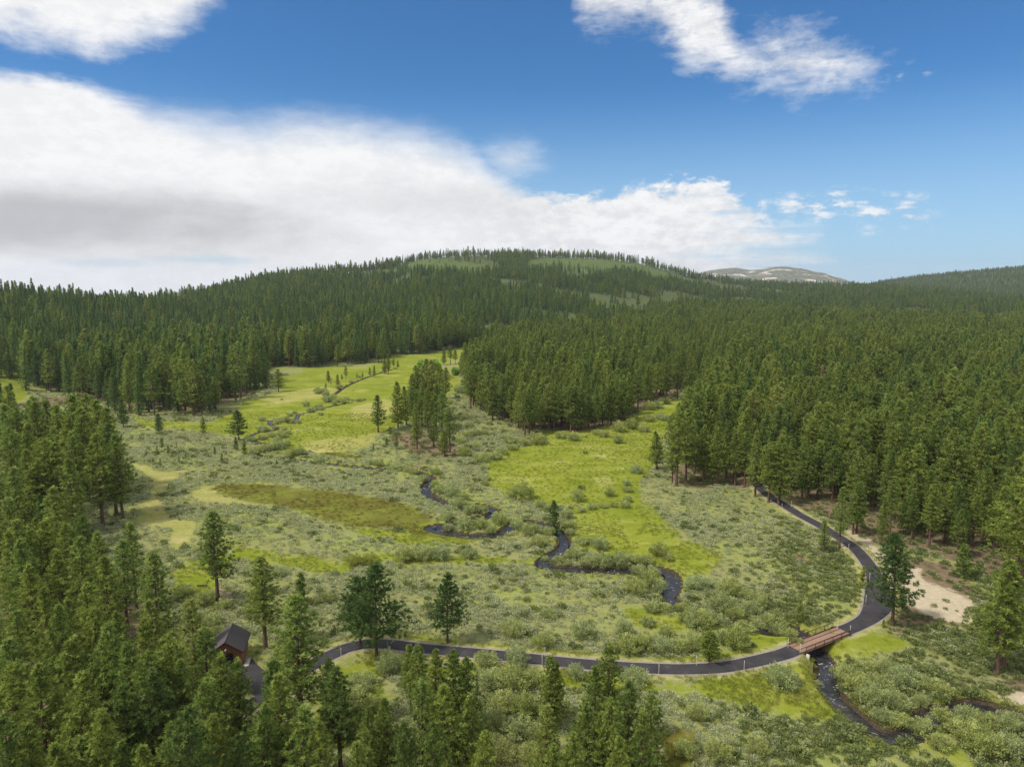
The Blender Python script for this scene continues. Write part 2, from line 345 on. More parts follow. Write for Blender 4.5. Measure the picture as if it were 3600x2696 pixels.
def empty(name, loc, rz=0.0, s=1.0):
    o = bpy.data.objects.new(name, None); C.objects.link(o); o.empty_display_size = .3
    o.location = loc; o.rotation_euler = (0, 0, rz); o.scale = (s, s, s) if not hasattr(s, '__len__') else s; return o

# ------------------------------------------------------------------ sky: Nishita with cloud banks by direction
w = bpy.data.worlds.new('World'); sc.world = w; w.use_nodes = True
t = NT(w.node_tree); t.n.clear()
wout = t.node('ShaderNodeOutputWorld'); bg = t.node('ShaderNodeBackground'); bg.inputs[1].default_value = .1
sky = t.node('ShaderNodeTexSky', sky_type='NISHITA'); sky.sun_disc = False; sky.sun_elevation = SUN_EL; sky.sun_rotation = SUN_AZ
sky.altitude = 1800; sky.air_density = 1.15; sky.dust_density = .5; sky.ozone_density = 2.0
tc = t.node('ShaderNodeTexCoord'); sep = t.node('ShaderNodeSeparateXYZ'); t.l.new(tc.outputs['Generated'], sep.inputs[0])
X, Y, Zs = sep.outputs
az = t.m('MULTIPLY', t.m('ARCTAN2', X, Y), 180/math.pi); el = t.m('MULTIPLY', t.m('ARCSINE', Zs), 180/math.pi)
u = t.m('DIVIDE', t.m('ADD', az, 60), 120)                      # -60..60 deg -> 0..1
def cmb(a, b, c=0.0):
    n = t.node('ShaderNodeCombineXYZ'); t.set(n.inputs[0], a); t.set(n.inputs[1], b); t.set(n.inputs[2], c); return n.outputs[0]
flat = cmb(t.m('MULTIPLY', az, .10), t.m('MULTIPLY', el, .30))   # streaky
puff = cmb(t.m('MULTIPLY', az, .16), t.m('MULTIPLY', el, .26), 3.7)
n1 = t.noise(1.0, 7, .6, flat, dist=.4); n2 = t.noise(1.6, 8, .62, puff, dist=.2); n3 = t.noise(4.5, 6, .6, flat); n5 = t.noise(1.0, 6, .65, cmb(t.m('MULTIPLY', az, .07), t.m('MULTIPLY', el, .75), 8.1)); n4 = t.noise(5.5, 7, .6, puff, dist=.3)
def fold(pts):                                                   # picture outline -> (u, elevation/45+offset)
    a, e = azel([p[0] for p in pts], [p[1] for p in pts]); o = [((x+60)/120, (y+20)/80) for x, y in zip(a, e)]
    return [(0, o[0][1])] + o + [(1, o[-1][1])]
def line(pts): return t.m('SUBTRACT', t.m('MULTIPLY', t.curve(u, fold(pts)), 80), 20)
def nz(n, amp): return t.m('MULTIPLY', t.m('SUBTRACT', n, .5), amp)
topA = line([(-300,140),(0,152),(100,165),(190,182),(245,205),(330,232),(430,250),(545,264),(640,252),(740,258),(850,276),(950,296),(1020,330),(1075,375),(1130,408),(1250,426),(1340,420),(1430,402),(1530,398),(1600,432),(1660,470),(1720,486),(1790,512),(1850,560),(1950,615),(2100,650),(2400,700)])
rag = t.m('ADD', .9, t.m('MULTIPLY', t.sstep(az, 0, 12), 5.5))
dA = t.m('ADD', t.m('SUBTRACT', topA, el), t.m('ADD', t.m('MULTIPLY', t.m('SUBTRACT', n2, .5), rag), t.m('ADD', t.m('ADD', nz(n3, 1.3), t.m('MULTIPLY', nz(n4, 2.2), t.sstep(az, -3, 4))), t.m('MULTIPLY', nz(n1, 5.0), t.sstep(az, 6, 18)))))
soft = t.m('ADD', .75, t.m('MULTIPLY', t.m('MULTIPLY', t.sstep(az, -31, -22), t.m('SUBTRACT', 1.0, t.sstep(az, -4, 3))), 1.9))
A = t.sstep(dA, t.m('MULTIPLY', soft, -.55), soft)
break_ = t.sstep(t.m('ADD', az, t.m('ADD', nz(n5, 26), nz(n3, 9))), 13.5, 25)
A = t.m('MULTIPLY', A, t.m('SUBTRACT', 1.0, t.m('MULTIPLY', break_, .96)))
lowB = line([(-300,90),(0,92),(80,108),(180,134),(240,128),(300,110),(350,98),(400,82),(440,50),(500,-20),(560,-140),(700,-300)])
dB = t.m('ADD', t.m('SUBTRACT', el, lowB), t.m('ADD', nz(n2, 3.5), nz(n3, 1.4)))
B = t.m('MULTIPLY', t.sstep(dB, -.5, 2.4), t.m('SUBTRACT', 1.0, t.m('MULTIPLY', t.sstep(n1, .56, .72), .6)))
lowC = line([(1150,-150),(1225,-30),(1262,62),(1320,72),(1400,78),(1450,118),(1490,152),(1545,168),(1600,190),(1660,182),(1705,206),(1770,208),(1830,190),(1900,164),(1950,140),(2000,40),(2100,-100)])
upC = line([(1150,-140),(1225,-100),(1500,-80),(1560,-20),(1585,50),(1620,85),(1680,62),(1760,58),(1820,75),(1880,108),(1950,150),(2000,170),(2100,170)])
dC = t.m('MINIMUM', t.m('SUBTRACT', el, lowC), t.m('SUBTRACT', upC, el))
dC = t.m('ADD', dC, t.m('ADD', nz(n2, 5.0), nz(n3, 3.4)))
Cc = t.m('MULTIPLY', t.sstep(dC, -.7, 2.9), t.m('SUBTRACT', .98, t.m('MULTIPLY', t.sstep(n3, .50, .70), .45)))
def blob(px, py, rx, ry, thr):
    a, e = azel(px, py); k = 180/math.pi/FPX
    d = t.m('ADD', t.m('POWER', t.m('ABSOLUTE', t.m('DIVIDE', t.m('SUBTRACT', az, float(a)), rx*k)), 2), t.m('POWER', t.m('ABSOLUTE', t.m('DIVIDE', t.m('SUBTRACT', el, float(e)), ry*k)), 2))
    return t.m('SUBTRACT', 1.0, t.m('SQRT', d))
def wisp(px, py, rx, ry, amp=.9):
    return t.m('MULTIPLY', t.sstep(t.m('ADD', blob(px, py, rx, ry, 0), nz(n2, 2.2)), 0, .6), t.sstep(t.m('ADD', n3, nz(n4, .5)), .44, .66))
def wisp_old(px, py, rx, ry, amp=.9):
    return t.sstep(t.m('ADD', blob(px, py, rx, ry, 0), t.m('ADD', nz(n1, 3.0), t.m('ADD', nz(n2, 1.6), nz(n3, 2.4)))), .05, 1.0 / amp)
D1 = t.m('MULTIPLY', wisp(1780,440,150,34), .9); D2 = t.m('MULTIPLY', wisp(1935,458,85,44), .85); D3 = t.m('MULTIPLY', t.sstep(t.m('ADD', blob(1105,345,95,55,0), nz(n3, .9)), -.1, 1.1), .5); D4 = t.m('MULTIPLY', wisp(1955,162,75,14), .35); D5 = t.m('MULTIPLY', wisp(1760,562,70,12), .5)
dens = t.m('MAXIMUM', t.m('MAXIMUM', A, B), t.m('MAXIMUM', Cc, t.m('MAXIMUM', D1, D2)))
dens = t.m('MAXIMUM', dens, t.m('MAXIMUM', D3, t.m('MAXIMUM', D4, D5)))
gap = t.m('MULTIPLY', t.sstep(t.m('ADD', blob(420,562,150,16,0), nz(n2, 2.0)), .2, .9), .55)
gap2 = t.m('MULTIPLY', t.sstep(t.m('ADD', blob(260,570,170,14,0), nz(n2, 2.0)), .2, .9), .35)
dens = t.m('MULTIPLY', dens, t.m('SUBTRACT', 1.0, t.m('MAXIMUM', gap, gap2)))
# unseen broken cloud added overhead and behind the viewer for its soft light
veil = cmb(t.m('DIVIDE', X, t.m('MAXIMUM', Zs, .12)), t.m('DIVIDE', Y, t.m('MAXIMUM', Zs, .12)))
nv = t.noise(1.1, 5, .6, veil)
over = t.m('MULTIPLY', t.sstep(nv, .40, .60), t.m('MAXIMUM', t.sstep(el, 30, 42), t.sstep(t.m('ABSOLUTE', az), 60, 75)))
dens = t.m('MAXIMUM', dens, over, clamp=True)
belly = t.sstep(t.m('ADD', blob(120,478,640,88,0), t.m('ADD', nz(n1, 1.0), nz(n2, .5))), -.05, .85)
belly2 = t.sstep(t.m('ADD', blob(900,440,520,75,0), t.m('ADD', nz(n1, 1.6), nz(n2, .8))), .05, 1.0)
lump = t.sstep(t.m('ADD', t.m('ADD', t.m('MULTIPLY', n2, .55), t.m('MULTIPLY', n4, .45)), nz(n3, .3)), .40, .60)
ccol = t.mix(t.m('MULTIPLY', belly, .95), (.93, .93, .935), (.50, .495, .52))
ccol = t.mix(t.m('MULTIPLY', belly2, .5), ccol, (.62, .62, .64))
ccol = t.mix(t.m('MULTIPLY', t.m('SUBTRACT', 1.0, lump), t.m('ADD', .22, t.m('MULTIPLY', t.sstep(az, -8, 4), .28))), ccol, (.60, .62, .66))
sc10 = t.node('ShaderNodeVectorMath', operation='SCALE'); t.l.new(ccol, sc10.inputs[0]); sc10.inputs[3].default_value = 8.1
tintn = t.node('ShaderNodeVectorMath', operation='MULTIPLY'); t.l.new(sky.outputs[0], tintn.inputs[0]); tintn.inputs[1].default_value = (.30, .63, .90)
low = t.m('MULTIPLY', t.m('SUBTRACT', 1.0, t.sstep(el, 0, 15)), .75)
t.l.new(t.mix(dens, t.mix(low, tintn.outputs[0], (3.6, 5.2, 6.8)), sc10.outputs[0]), bg.inputs[0]); t.l.new(bg.outputs[0], wout.inputs[0])
w.cycles.sampling_method = 'MANUAL'; w.cycles.sample_map_resolution = 1024

# ------------------------------------------------------------------ ground sheet
def build_ground():
    a = np.radians(np.concatenate([np.linspace(-85, -46, 40), np.arange(-45, 45.01, .11), np.linspace(46, 85, 40)]))
    r = [4.0]
    while r[-1] < 9500:
        q = r[-1]; r.append(q + (4 if q < 40 else max(.32, .0000262*q*q) if q < 330 else q*.0092))
    r = np.array(r); A_, R_ = np.meshgrid(a, r); x, y = (R_*np.sin(A_)).ravel(), (R_*np.cos(A_)).ravel()
    z = ground_z(x, y); nr, na = len(r), len(a)
    i = (np.arange(nr-1)[:, None]*na + np.arange(na-1)[None]).ravel()
    q = np.stack([i, i+1, i+na+1, i+na], -1)
    at_ = {k: np.clip(f(x, y), -15, 15) for k, f in ZF.items()}
    at_['path_d'] = np.minimum(line_d(x, y, path_a, 8), np.minimum(line_d(x, y, path_b, 8, w_b - 1.6), line_d(x, y, drive, 8)))
    at_['stream_d'] = line_d(x, y, stream, 8); at_['clear_d'] = clear_sd(x, y); at_['range'] = np.hypot(x, y)
    at_['wild'] = forest_mask(x, y)
    m, t, out = new_mat('ground'); b = t.node('ShaderNodeBsdfPrincipled'); b.inputs['Roughness'].default_value = 1; b.inputs['Specular IOR Level'].default_value = .02
    geo = t.node('ShaderNodeNewGeometry').outputs['Position']
    big, mid, fine, tiny = t.noise(.035, 4, .6, geo), t.noise(.16, 5, .65, geo), t.noise(.8, 4, .65, geo), t.noise(3.2, 3, .7, geo)
    mp = t.node('ShaderNodeMapping'); mp.inputs['Scale'].default_value = (.055, .16, .1); mp.inputs['Rotation'].default_value = (0, 0, R(-14)); t.l.new(geo, mp.inputs[0])
    streak = t.noise(1.0, 5, .65, mp.outputs[0], dist=.6)
    def edge(name, amp, wdt, off=0.0):
        d = t.m('ADD', t.attr(name), t.m('ADD', nz_(mid, amp*2.6), nz_(fine, amp*1.3)))
        return t.m('SUBTRACT', 1.0, t.sstep(d, off - wdt, off + wdt))
    def nz_(n, amp): return t.m('MULTIPLY', t.m('SUBTRACT', n, .5), amp)
    soil = t.ramp(t.m('ADD', t.m('MULTIPLY', fine, .6), t.m('MULTIPLY', mid, .4)), [(.3, (.13, .115, .055)), (.46, (.20, .21, .075)), (.58, (.235, .24, .10)), (.75, (.26, .215, .15))])
    soil = t.mix(t.sstep(big, .42, .62), soil, t.ramp(fine, [(.3, (.17, .20, .045)), (.7, (.26, .28, .09))]))
    grass = t.ramp(t.m('ADD', t.m('MULTIPLY', streak, .5), t.m('ADD', t.m('MULTIPLY', mid, .28), t.m('MULTIPLY', fine, .22))), [(.36, (.105, .138, .014)), (.44, (.165, .195, .020)), (.51, (.215, .238, .034)), (.58, (.275, .285, .075)), (.66, (.37, .36, .15))])
    grass = t.mix(t.sstep(t.m('ADD', big, nz_(fine, .2)), .35, .7), t.mix(.45, grass, (.130, .175, .014)), grass)
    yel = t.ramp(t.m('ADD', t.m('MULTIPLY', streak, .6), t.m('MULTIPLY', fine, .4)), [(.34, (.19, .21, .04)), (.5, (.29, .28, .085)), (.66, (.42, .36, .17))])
    oli = t.ramp(t.m('ADD', t.m('MULTIPLY', streak, .6), t.m('MULTIPLY', mid, .4)), [(.36, (.080, .066, .016)), (.45, (.112, .104, .022)), (.53, (.130, .140, .026)), (.62, (.165, .185, .036))])
    duff = t.ramp(t.m('ADD', t.m('MULTIPLY', fine, .6), t.m('MULTIPLY', mid, .4)), [(.33, (.085, .075, .038)), (.5, (.165, .125, .078)), (.65, (.23, .165, .112))])
    snd = t.ramp(t.m('ADD', t.m('MULTIPLY', fine, .5), t.m('MULTIPLY', tiny, .5)), [(.33, (.33, .28, .19)), (.6, (.46, .395, .285)), (.75, (.55, .48, .37))])
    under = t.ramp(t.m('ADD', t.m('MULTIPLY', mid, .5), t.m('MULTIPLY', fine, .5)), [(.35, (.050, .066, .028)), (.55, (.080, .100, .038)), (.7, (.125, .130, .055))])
    scrub = t.ramp(t.m('ADD', t.m('MULTIPLY', mid, .6), t.m('MULTIPLY', fine, .4)), [(.35, (.055, .085, .028)), (.55, (.090, .120, .036)), (.72, (.145, .150, .062))])
    col = soil
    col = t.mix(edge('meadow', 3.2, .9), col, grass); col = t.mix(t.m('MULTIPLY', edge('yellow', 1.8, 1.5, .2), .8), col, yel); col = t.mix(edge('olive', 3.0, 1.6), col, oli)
    col = t.mix(edge('forest_floor', 4.0, 1.2), col, duff); col = t.mix(edge('sand', 3.0, .8), col, snd)
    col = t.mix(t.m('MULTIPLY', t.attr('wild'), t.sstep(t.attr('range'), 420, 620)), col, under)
    d = t.m('ADD', t.attr('clear_d'), nz_(big, 60)); col = t.mix(t.m('SUBTRACT', 1.0, t.sstep(d, 12, 34)), col, scrub)
    # distant mountains: bare rock and timber
    far = t.sstep(t.attr('range'), 5800, 6200); mn = t.noise(.0045, 6, .62, geo); mt = t.noise(.03, 3, .7, geo)
    mcol = t.mix(t.sstep(mn, .565, .61), t.ramp(mt, [(.38, (.045, .06, .040)), (.62, (.17, .165, .10))]), (.55, .47, .40)); col = t.mix(far, col, mcol)
    # path shoulders, stream banks
    pd = t.attr('path_d'); sh = t.m('SUBTRACT', 1.0, t.sstep(t.m('ADD', pd, nz_(fine, 2.2)), 2.1, 3.1))
    col = t.mix(t.m('MULTIPLY', sh, .85), col, t.ramp(fine, [(.35, (.21, .22, .06)), (.55, (.32, .30, .12)), (.75, (.40, .35, .20))]))
    pg = t.m('SUBTRACT', 1.0, t.sstep(t.m('ADD', pd, nz_(fine, .8)), 1.5, 1.85)); col = t.mix(pg, col, t.ramp(tiny, [(.35, (.21, .185, .155)), (.7, (.32, .29, .25))]))
    sdn = t.m('ADD', t.attr('stream_d'), t.m('MULTIPLY', t.sstep(t.attr('range'), 200, 270), .8)); gb = t.m('SUBTRACT', 1.0, t.sstep(t.m('ADD', sdn, nz_(fine, 2.5)), 2.6, 3.6)); col = t.mix(t.m('MULTIPLY', gb, .6), col, grass)
    bk = t.m('SUBTRACT', 1.0, t.sstep(t.m('ADD', sdn, nz_(fine, .5)), 1.35, 1.75)); col = t.mix(bk, col, t.ramp(tiny, [(.35, (.035, .027, .020)), (.7, (.095, .072, .05))]))
    t.l.new(col, b.inputs['Base Color'])
    bm = t.node('ShaderNodeBump'); bm.inputs['Strength'].default_value = .8; bm.inputs['Distance'].default_value = .35
    t.l.new(t.m('ADD', t.m('MULTIPLY', fine, .7), t.m('MULTIPLY', tiny, .5)), bm.inputs['Height']); t.l.new(bm.outputs[0], b.inputs['Normal'])
    t.l.new(b.outputs[0], out.inputs[0])
    o = obj('ground', mesh_np('ground', np.stack([x, y, z], -1), quads=q, mats=[m], attrs=at_, smooth_=True))
    tag(o, 'valley floor of sagebrush, green meadow, bare sand and wooded hills beyond', 'ground', kind='structure')

# ------------------------------------------------------------------ forest plan
FOREST = [P(*q) for q in (
 [(1012,868),(1022,886),(1064,906),(1108,916),(1134,940),(1190,931),(1240,933),(1290,926),(1330,916),(1352,900),(1382,880),(1424,862),(1470,856),(1502,832),(1535,820),(1580,800),(1700,770),(2500,720),(2500,655),(1500,700),(1060,742),(1020,780),(1000,812),(1006,840)],
 [(1436,1000),(1450,1045),(1480,1042),(1550,1045),(1600,1050),(1640,1066),(1690,1086),(1745,1080),(1800,1090),(1850,1140),(1920,1158),(2010,1178),(2070,1200),(2130,1190),(2230,1300),(2700,1300),(2700,700),(1700,770),(1580,800),(1535,830),(1500,870),(1470,930)],
 [(-500,815),(0,820),(45,832),(57,850),(110,850),(170,860),(214,868),(234,886),(262,900),(300,898),(334,898),(365,885),(400,900),(430,900),(467,888),(482,860),(520,868),(548,848),(576,841),(584,822),(567,807),(587,793),(650,794),(737,793),(804,783),(827,786),(847,768),(924,765),(975,755),(1035,748),(1060,742),(1100,690),(-500,690)],
 [(-300,930),(0,950),(13,975),(60,1000),(140,1012),(234,1020),(258,1023),(245,1002),(150,988),(60,972),(0,935),(-300,905)],
 [(-700,1000),(0,1070),(60,1125),(110,1185),(160,1235),(200,1285),(245,1335),(310,1375),(370,1395),(390,1420),(400,1450),(430,1490),(520,1530),(590,1560),(640,1600),(640,2400),(-700,2400)])]
def forest_mask(x, y):
    d = np.minimum.reduce([poly_sd(x, y, p, 20.) for p in FOREST]); r = np.hypot(x, y); az_ = np.degrees(np.arctan2(x, y))
    hill = (r > np.interp(az_, _saz, _sV) + 10)
    return np.where(hill | (d < 0), 1.0, 0.0)

build_ground()

# ------------------------------------------------------------------ path, driveway, water
def strip(name, line_, half, mat, zoff, zf=None, nx=4, crown=.03):
    line_ = np.asarray(line_); d = np.gradient(line_, axis=0); d /= np.linalg.norm(d, axis=1)[:, None] + 1e-9
    n = np.stack([d[:, 1], -d[:, 0]], -1); half = np.broadcast_to(np.asarray(half, float), (len(line_),)); V = []
    for k in np.linspace(-1, 1, nx+1):
        p = line_ + n*(half*k)[:, None]; z = (zf(p[:, 0], p[:, 1]) if zf else 0) + zoff + crown*(1-k*k)
        V.append(np.column_stack([p, np.broadcast_to(z, (len(p),))]))
    m = len(line_); V = np.concatenate(V); q = []
    for k in range(nx): q += [(k*m+i, (k+1)*m+i, (k+1)*m+i+1, k*m+i+1) for i in range(m-1)]
    return mesh_np(name, V, quads=q, mats=[mat], smooth_=True)
PZ = .3
tag(obj('path', strip('path', path_a, PW, MAT['asphalt'], PZ + .05)), 'dark paved trail curving between the garage and the wooden bridge', 'path', kind='structure')
tag(obj('path', strip('path', path_b, w_b, MAT['asphalt'], PZ + .05)), 'dark paved trail bending from the bridge up into the right-hand forest', 'path', kind='structure')
tag(obj('driveway', strip('driveway', drive, 2.4, MAT['asphalt'], PZ + .06)), 'short dark asphalt driveway in front of the garage door', 'driveway', kind='structure')
def water_mat():
    m, t, out = new_mat('water'); b = t.node('ShaderNodeBsdfPrincipled'); geo = t.node('ShaderNodeNewGeometry').outputs['Position']
    f = t.noise(1.3, 6, .68, geo, dist=.8); g = t.noise(.22, 2, .5, geo)
    foam = t.m('MULTIPLY', t.sstep(f, .575, .67), t.sstep(g, .46, .58)); bed = t.ramp(t.noise(.9, 4, .6, geo), [(.35, (.012, .014, .018)), (.6, (.030, .028, .026)), (.75, (.06, .045, .03))])
    t.l.new(t.mix(foam, bed, (.50, .52, .55)), b.inputs['Base Color']); t.l.new(t.m('MULTIPLY_ADD', foam, .4, .22), b.inputs['Roughness']); b.inputs['Specular IOR Level'].default_value = .38
    bn = t.node('ShaderNodeBump'); bn.inputs['Strength'].default_value = .35; bn.inputs['Distance'].default_value = .12; t.l.new(t.noise(2.6, 4, .65, geo), bn.inputs['Height']); t.l.new(bn.outputs[0], b.inputs['Normal'])
    t.l.new(b.outputs[0], out.inputs[0]); return m
sdist = np.hypot(stream[:, 0], stream[:, 1])
wz = lambda x, y: -.38 - .85*(1 - smooth(8, 15, np.hypot(x - bank_pos[0], y - bank_pos[1]))) + .16*smooth(200, 270, np.hypot(x, y))
tag(obj('stream', strip('stream', stream, SW*1.12*(1 + .2*np.sin(np.arange(len(stream))*.37)) - .8*smooth(190, 270, sdist), water_mat(), 0, wz, 4, 0)), 'narrow dark meandering stream with white riffles crossing the meadow', 'stream', kind='structure')

# ------------------------------------------------------------------ wooden bridge
b0, b1 = (path_a[-1] * .93 + path_b[0] * .07), (path_b[0] * .97 + path_a[-1] * .03)
b0 = path_a[-1]; b1 = path_b[0]
bl = float(np.hypot(*(b1-b0))); ba = math.atan2(b1[1]-b0[1], b1[0]-b0[0])
br = empty('footbridge', ((b0[0]+b1[0])/2, (b0[1]+b1[1])/2, PZ), ba)
tag(br, 'brown wooden plank bridge with low dark rails carrying the paved trail over the stream', 'bridge')
MAT['plank'] = simple_mat('deck_planks', [(.3, (.20, .120, .083)), (.55, (.30, .19, .137)), (.8, (.39, .265, .195))], 6, .85, .3, stretch=(3.5, .25, 1))
MAT['dark_timber'] = simple_mat('dark_timber', [(.3, (.045, .026, .020)), (.8, (.11, .062, .046))], 4, .85, .3)
MAT['rust'] = simple_mat('rust_steel', [(.3, (.05, .028, .022)), (.8, (.12, .06, .045))], 5, .7, .2)
MAT['concrete'] = simple_mat('concrete', [(.3, (.36, .34, .29)), (.8, (.55, .52, .46))], 3, .9, .3)
m_ = MB(); n = int(bl / .155)
for i in range(n): m_.box((-bl/2 + (i+.5)*bl/n, random.Random(i).uniform(-.012, .012), .085 + random.Random(i+99).uniform(-.004, .004)), (bl/n - .012, 3.3, .07))
m_.build('deck', MAT['plank'], br)
for y in (-.55, .62):
    m_ = MB(); m_.box((0, y, .135), (bl - .2, .14, .028)); m_.build('running_board', MAT['dark_timber'], br)
for y in (-1.52, 1.52):
    m_ = MB(); m_.box((0, y, .185), (bl, .16, .13)); m_.build('kerb_timber', MAT['dark_timber'], br)
for y in (-1.7, 1.7):
    rl = empty('railing', (0, y, 0)); rl.parent = br
    for i in range(6):
        m_ = MB(); m_.box((-bl/2 + .5 + i*(bl-1.0)/5, 0, .40), (.09, .075, 1.15)); m_.build('rail_post', MAT['rust'], rl)
    m_ = MB(); m_.box((0, 0, 1.0), (bl - .8, .07, .065)); m_.build('top_rail', MAT['rust'], rl)
    m_ = MB()
    for z in (.38, .56, .74, .88): m_.tube([(-bl/2+.5, 0, z), (bl/2-.5, 0, z)], .013, 5)
    m_.build('rail_wire', MAT['rust'], rl)
for y in (-1.25, 0, 1.25):
    m_ = MB(); m_.box((0, y, -.22), (bl + .3, .22, .5)); m_.box((0, y, .035), (bl + .3, .34, .025)); m_.build('girder', MAT['rust'], br)
for s in (-1, 1):
    m_ = MB(); m_.box((s*(bl/2 - .1), 0, -1.25), (.45, 3.7, 1.5)); m_.box((s*(bl/2 - .45), -2.15, -.95), (.35, .5, 1.9)); m_.box((s*(bl/2 - .45), 2.15, -.95), (.35, .5, 1.9)); m_.build('abutment', MAT['concrete'], br)

# ------------------------------------------------------------------ garage
gf = at(485, 1384.6, 5.0); gb_ = at(502.8, 1343, 5.0); ga = math.atan2(gb_[1]-gf[1], gb_[0]-gf[0]) - math.pi/2
GL = float(np.hypot(*(gb_-gf))); GW = 5.6; gc = (gf + gb_)/2
ge = empty('garage', (gc[0], gc[1], .32), ga)
tag(ge, 'small brown wood garage with dark shingled gable roof and a black roll-up door', 'garage')
def siding():
    m, t, out = new_mat('brown_siding'); b = t.node('ShaderNodeBsdfPrincipled'); tc = t.node('ShaderNodeTexCoord').outputs['Object']
    wv = t.node('ShaderNodeTexWave', wave_type='BANDS', bands_direction='X'); wv.inputs['Scale'].default_value = 1.6; wv.inputs['Distortion'].default_value = .3; t.l.new(tc, wv.inputs[0])
    nn = t.noise(3, 5, .6, tc); t.l.new(t.mix(t.m('MULTIPLY', wv.outputs['Fac'], .35), t.ramp(nn, [(.3, (.21, .080, .040)), (.8, (.36, .150, .075))]), (.13, .05, .028)), b.inputs['Base Color']); b.inputs['Roughness'].default_value = .8
    bn = t.node('ShaderNodeBump'); bn.inputs['Strength'].default_value = .5; bn.inputs['Distance'].default_value = .02; t.l.new(wv.outputs['Fac'], bn.inputs['Height']); t.l.new(bn.outputs[0], b.inputs['Normal']); t.l.new(b.outputs[0], out.inputs[0]); return m
MAT['siding'] = siding()
MAT['shingle'] = simple_mat('roof_shingles', [(.3, (.065, .058, .060)), (.6, (.10, .09, .093)), (.8, (.145, .132, .135))], 7, .9, .5, detail=6, stretch=(1, 3, 3))
MAT['door'] = simple_mat('black_door', [(.3, (.016, .014, .013)), (.8, (.034, .030, .028))], 3, .45, .1, .4)
MAT['trim'] = simple_mat('brown_trim', [(.3, (.06, .03, .02)), (.8, (.10, .05, .03))], 3, .8)
MAT['white'] = simple_mat('white_enamel', [(.3, (.66, .65, .6)), (.8, (.82, .8, .76))], 3, .5)
hw, hl, he, hr = 2.35, GL/2 - .5, 2.75, 4.35
m_ = MB(); dw, dh, dx = 1.25, 2.15, -.30      # walls with a door opening on the -Y gable
def wallq(pts): m_.add(pts, [tuple(range(len(pts)))])
y0, y1 = -hl, hl
wallq([(-hw,y0,0),(dx-dw,y0,0),(dx-dw,y0,dh),(-hw,y0,dh)]); wallq([(dx+dw,y0,0),(hw,y0,0),(hw,y0,dh),(dx+dw,y0,dh)])
wallq([(-hw,y0,dh),(hw,y0,dh),(hw,y0,he),(-hw,y0,he)]); m_.add([(-hw,y0,he),(hw,y0,he),(0,y0,hr)], t=[(0,1,2)])
wallq([(hw,y0,0),(hw,y1,0),(hw,y1,he),(hw,y0,he)]); wallq([(-hw,y1,0),(-hw,y0,0),(-hw,y0,he),(-hw,y1,he)])
wallq([(hw,y1,0),(-hw,y1,0),(-hw,y1,he),(hw,y1,he)]); m_.add([(hw,y1,he),(-hw,y1,he),(0,y1,hr)], t=[(0,1,2)])
for x in (dx-dw, dx+dw): wallq([(x,y0,0),(x,y0+.2,0),(x,y0+.2,dh),(x,y0,dh)])
wallq([(dx-dw,y0,dh),(dx-dw,y0+.2,dh),(dx+dw,y0+.2,dh),(dx+dw,y0,dh)])
m_.build('wall', MAT['siding'], ge)
m_ = MB(); ov, oe = .5, .45; sl = (hr-he)/hw
rf = empty('roof', (0, 0, 0)); rf.parent = ge
for s in (-1, 1):
    xe = s*(hw+oe); ze = he - oe*sl; a, b_ = y0-ov, y1+ov
    m_ = MB(); nrow = 14
    for k in range(nrow):                       # courses of shingles, each lapping the one below
        f0, f1 = k/nrow, (k+1.12)/nrow; f1 = min(f1, 1)
        x0_, z0_ = xe*(1-f0), ze + (hr-ze)*f0 + .10; x1_, z1_ = xe*(1-f1), ze + (hr-ze)*f1 + .085
        v = [(x0_,a,z0_+.025),(x0_,b_,z0_+.025),(x1_,b_,z1_),(x1_,a,z1_),(x0_,a,z0_-.02),(x0_,b_,z0_-.02)]
        m_.add(v, [(0,1,2,3),(0,4,5,1)])
    m_.build('shingles', MAT['shingle'], rf)
    m_ = MB()
    m_.add([(xe,a+.02,ze+.06),(0,a+.02,hr+.06),(0,a+.02,hr-.12),(xe,a+.02,ze-.12)], [(0,1,2,3)]); m_.add([(xe,a+.02,ze-.12),(0,a+.02,hr-.12),(0,b_-.02,hr-.12),(xe,b_-.02,ze-.12)], [(0,1,2,3)])
    m_.add([(xe,b_-.02,ze+.06),(0,b_-.02,hr+.06),(0,b_-.02,hr-.12),(xe,b_-.02,ze-.12)], [(0,1,2,3)]); m_.add([(xe,a+.02,ze-.12),(xe,b_-.02,ze-.12),(xe,b_-.02,ze+.06),(xe,a+.02,ze+.06)], [(0,1,2,3)])
    m_.build('fascia', MAT['trim'], rf)
m_ = MB(); m_.tube([(0, y0-ov, hr+.11), (0, y1+ov, hr+.11)], .09, 6); m_.build('ridge_cap', MAT['shingle'], rf)
dr = empty('door', (0, 0, 0)); dr.parent = ge
m_ = MB()
for k in range(4): m_.box((dx, y0+.16 - (.02 if k % 2 else 0), (k+.5)*dh/4), (2*dw-.02, .05, dh/4-.02))
m_.build('door_panel', MAT['door'], dr)
m_ = MB(); m_.box((dx-dw-.07, y0-.02, dh/2), (.14, .05, dh)); m_.box((dx+dw+.07, y0-.02, dh/2), (.14, .05, dh)); m_.box((dx, y0-.02, dh+.08), (2*dw+.28, .05, .16)); m_.build('door_trim', MAT['trim'], dr)
m_ = MB(); m_.box((dx, y0-.15, .02), (2*dw+.2, .5, .05)); m_.build('threshold', MAT['concrete'], dr)
m_ = MB(); m_.box((0, y0-.06, 3.06), (.22, .1, .14)); m_.tube([(0, y0-.1, 3.1), (0, y0-.3, 3.06), (0, y0-.42, 2.96)], [.05, .09, .17], 8); m_.build('wall_lamp', MAT['white'], ge)
pad = empty('concrete_walkway', (gc[0], gc[1], .32), ga); tag(pad, 'pale concrete strip on the ground along the right wall of the garage', 'walkway')
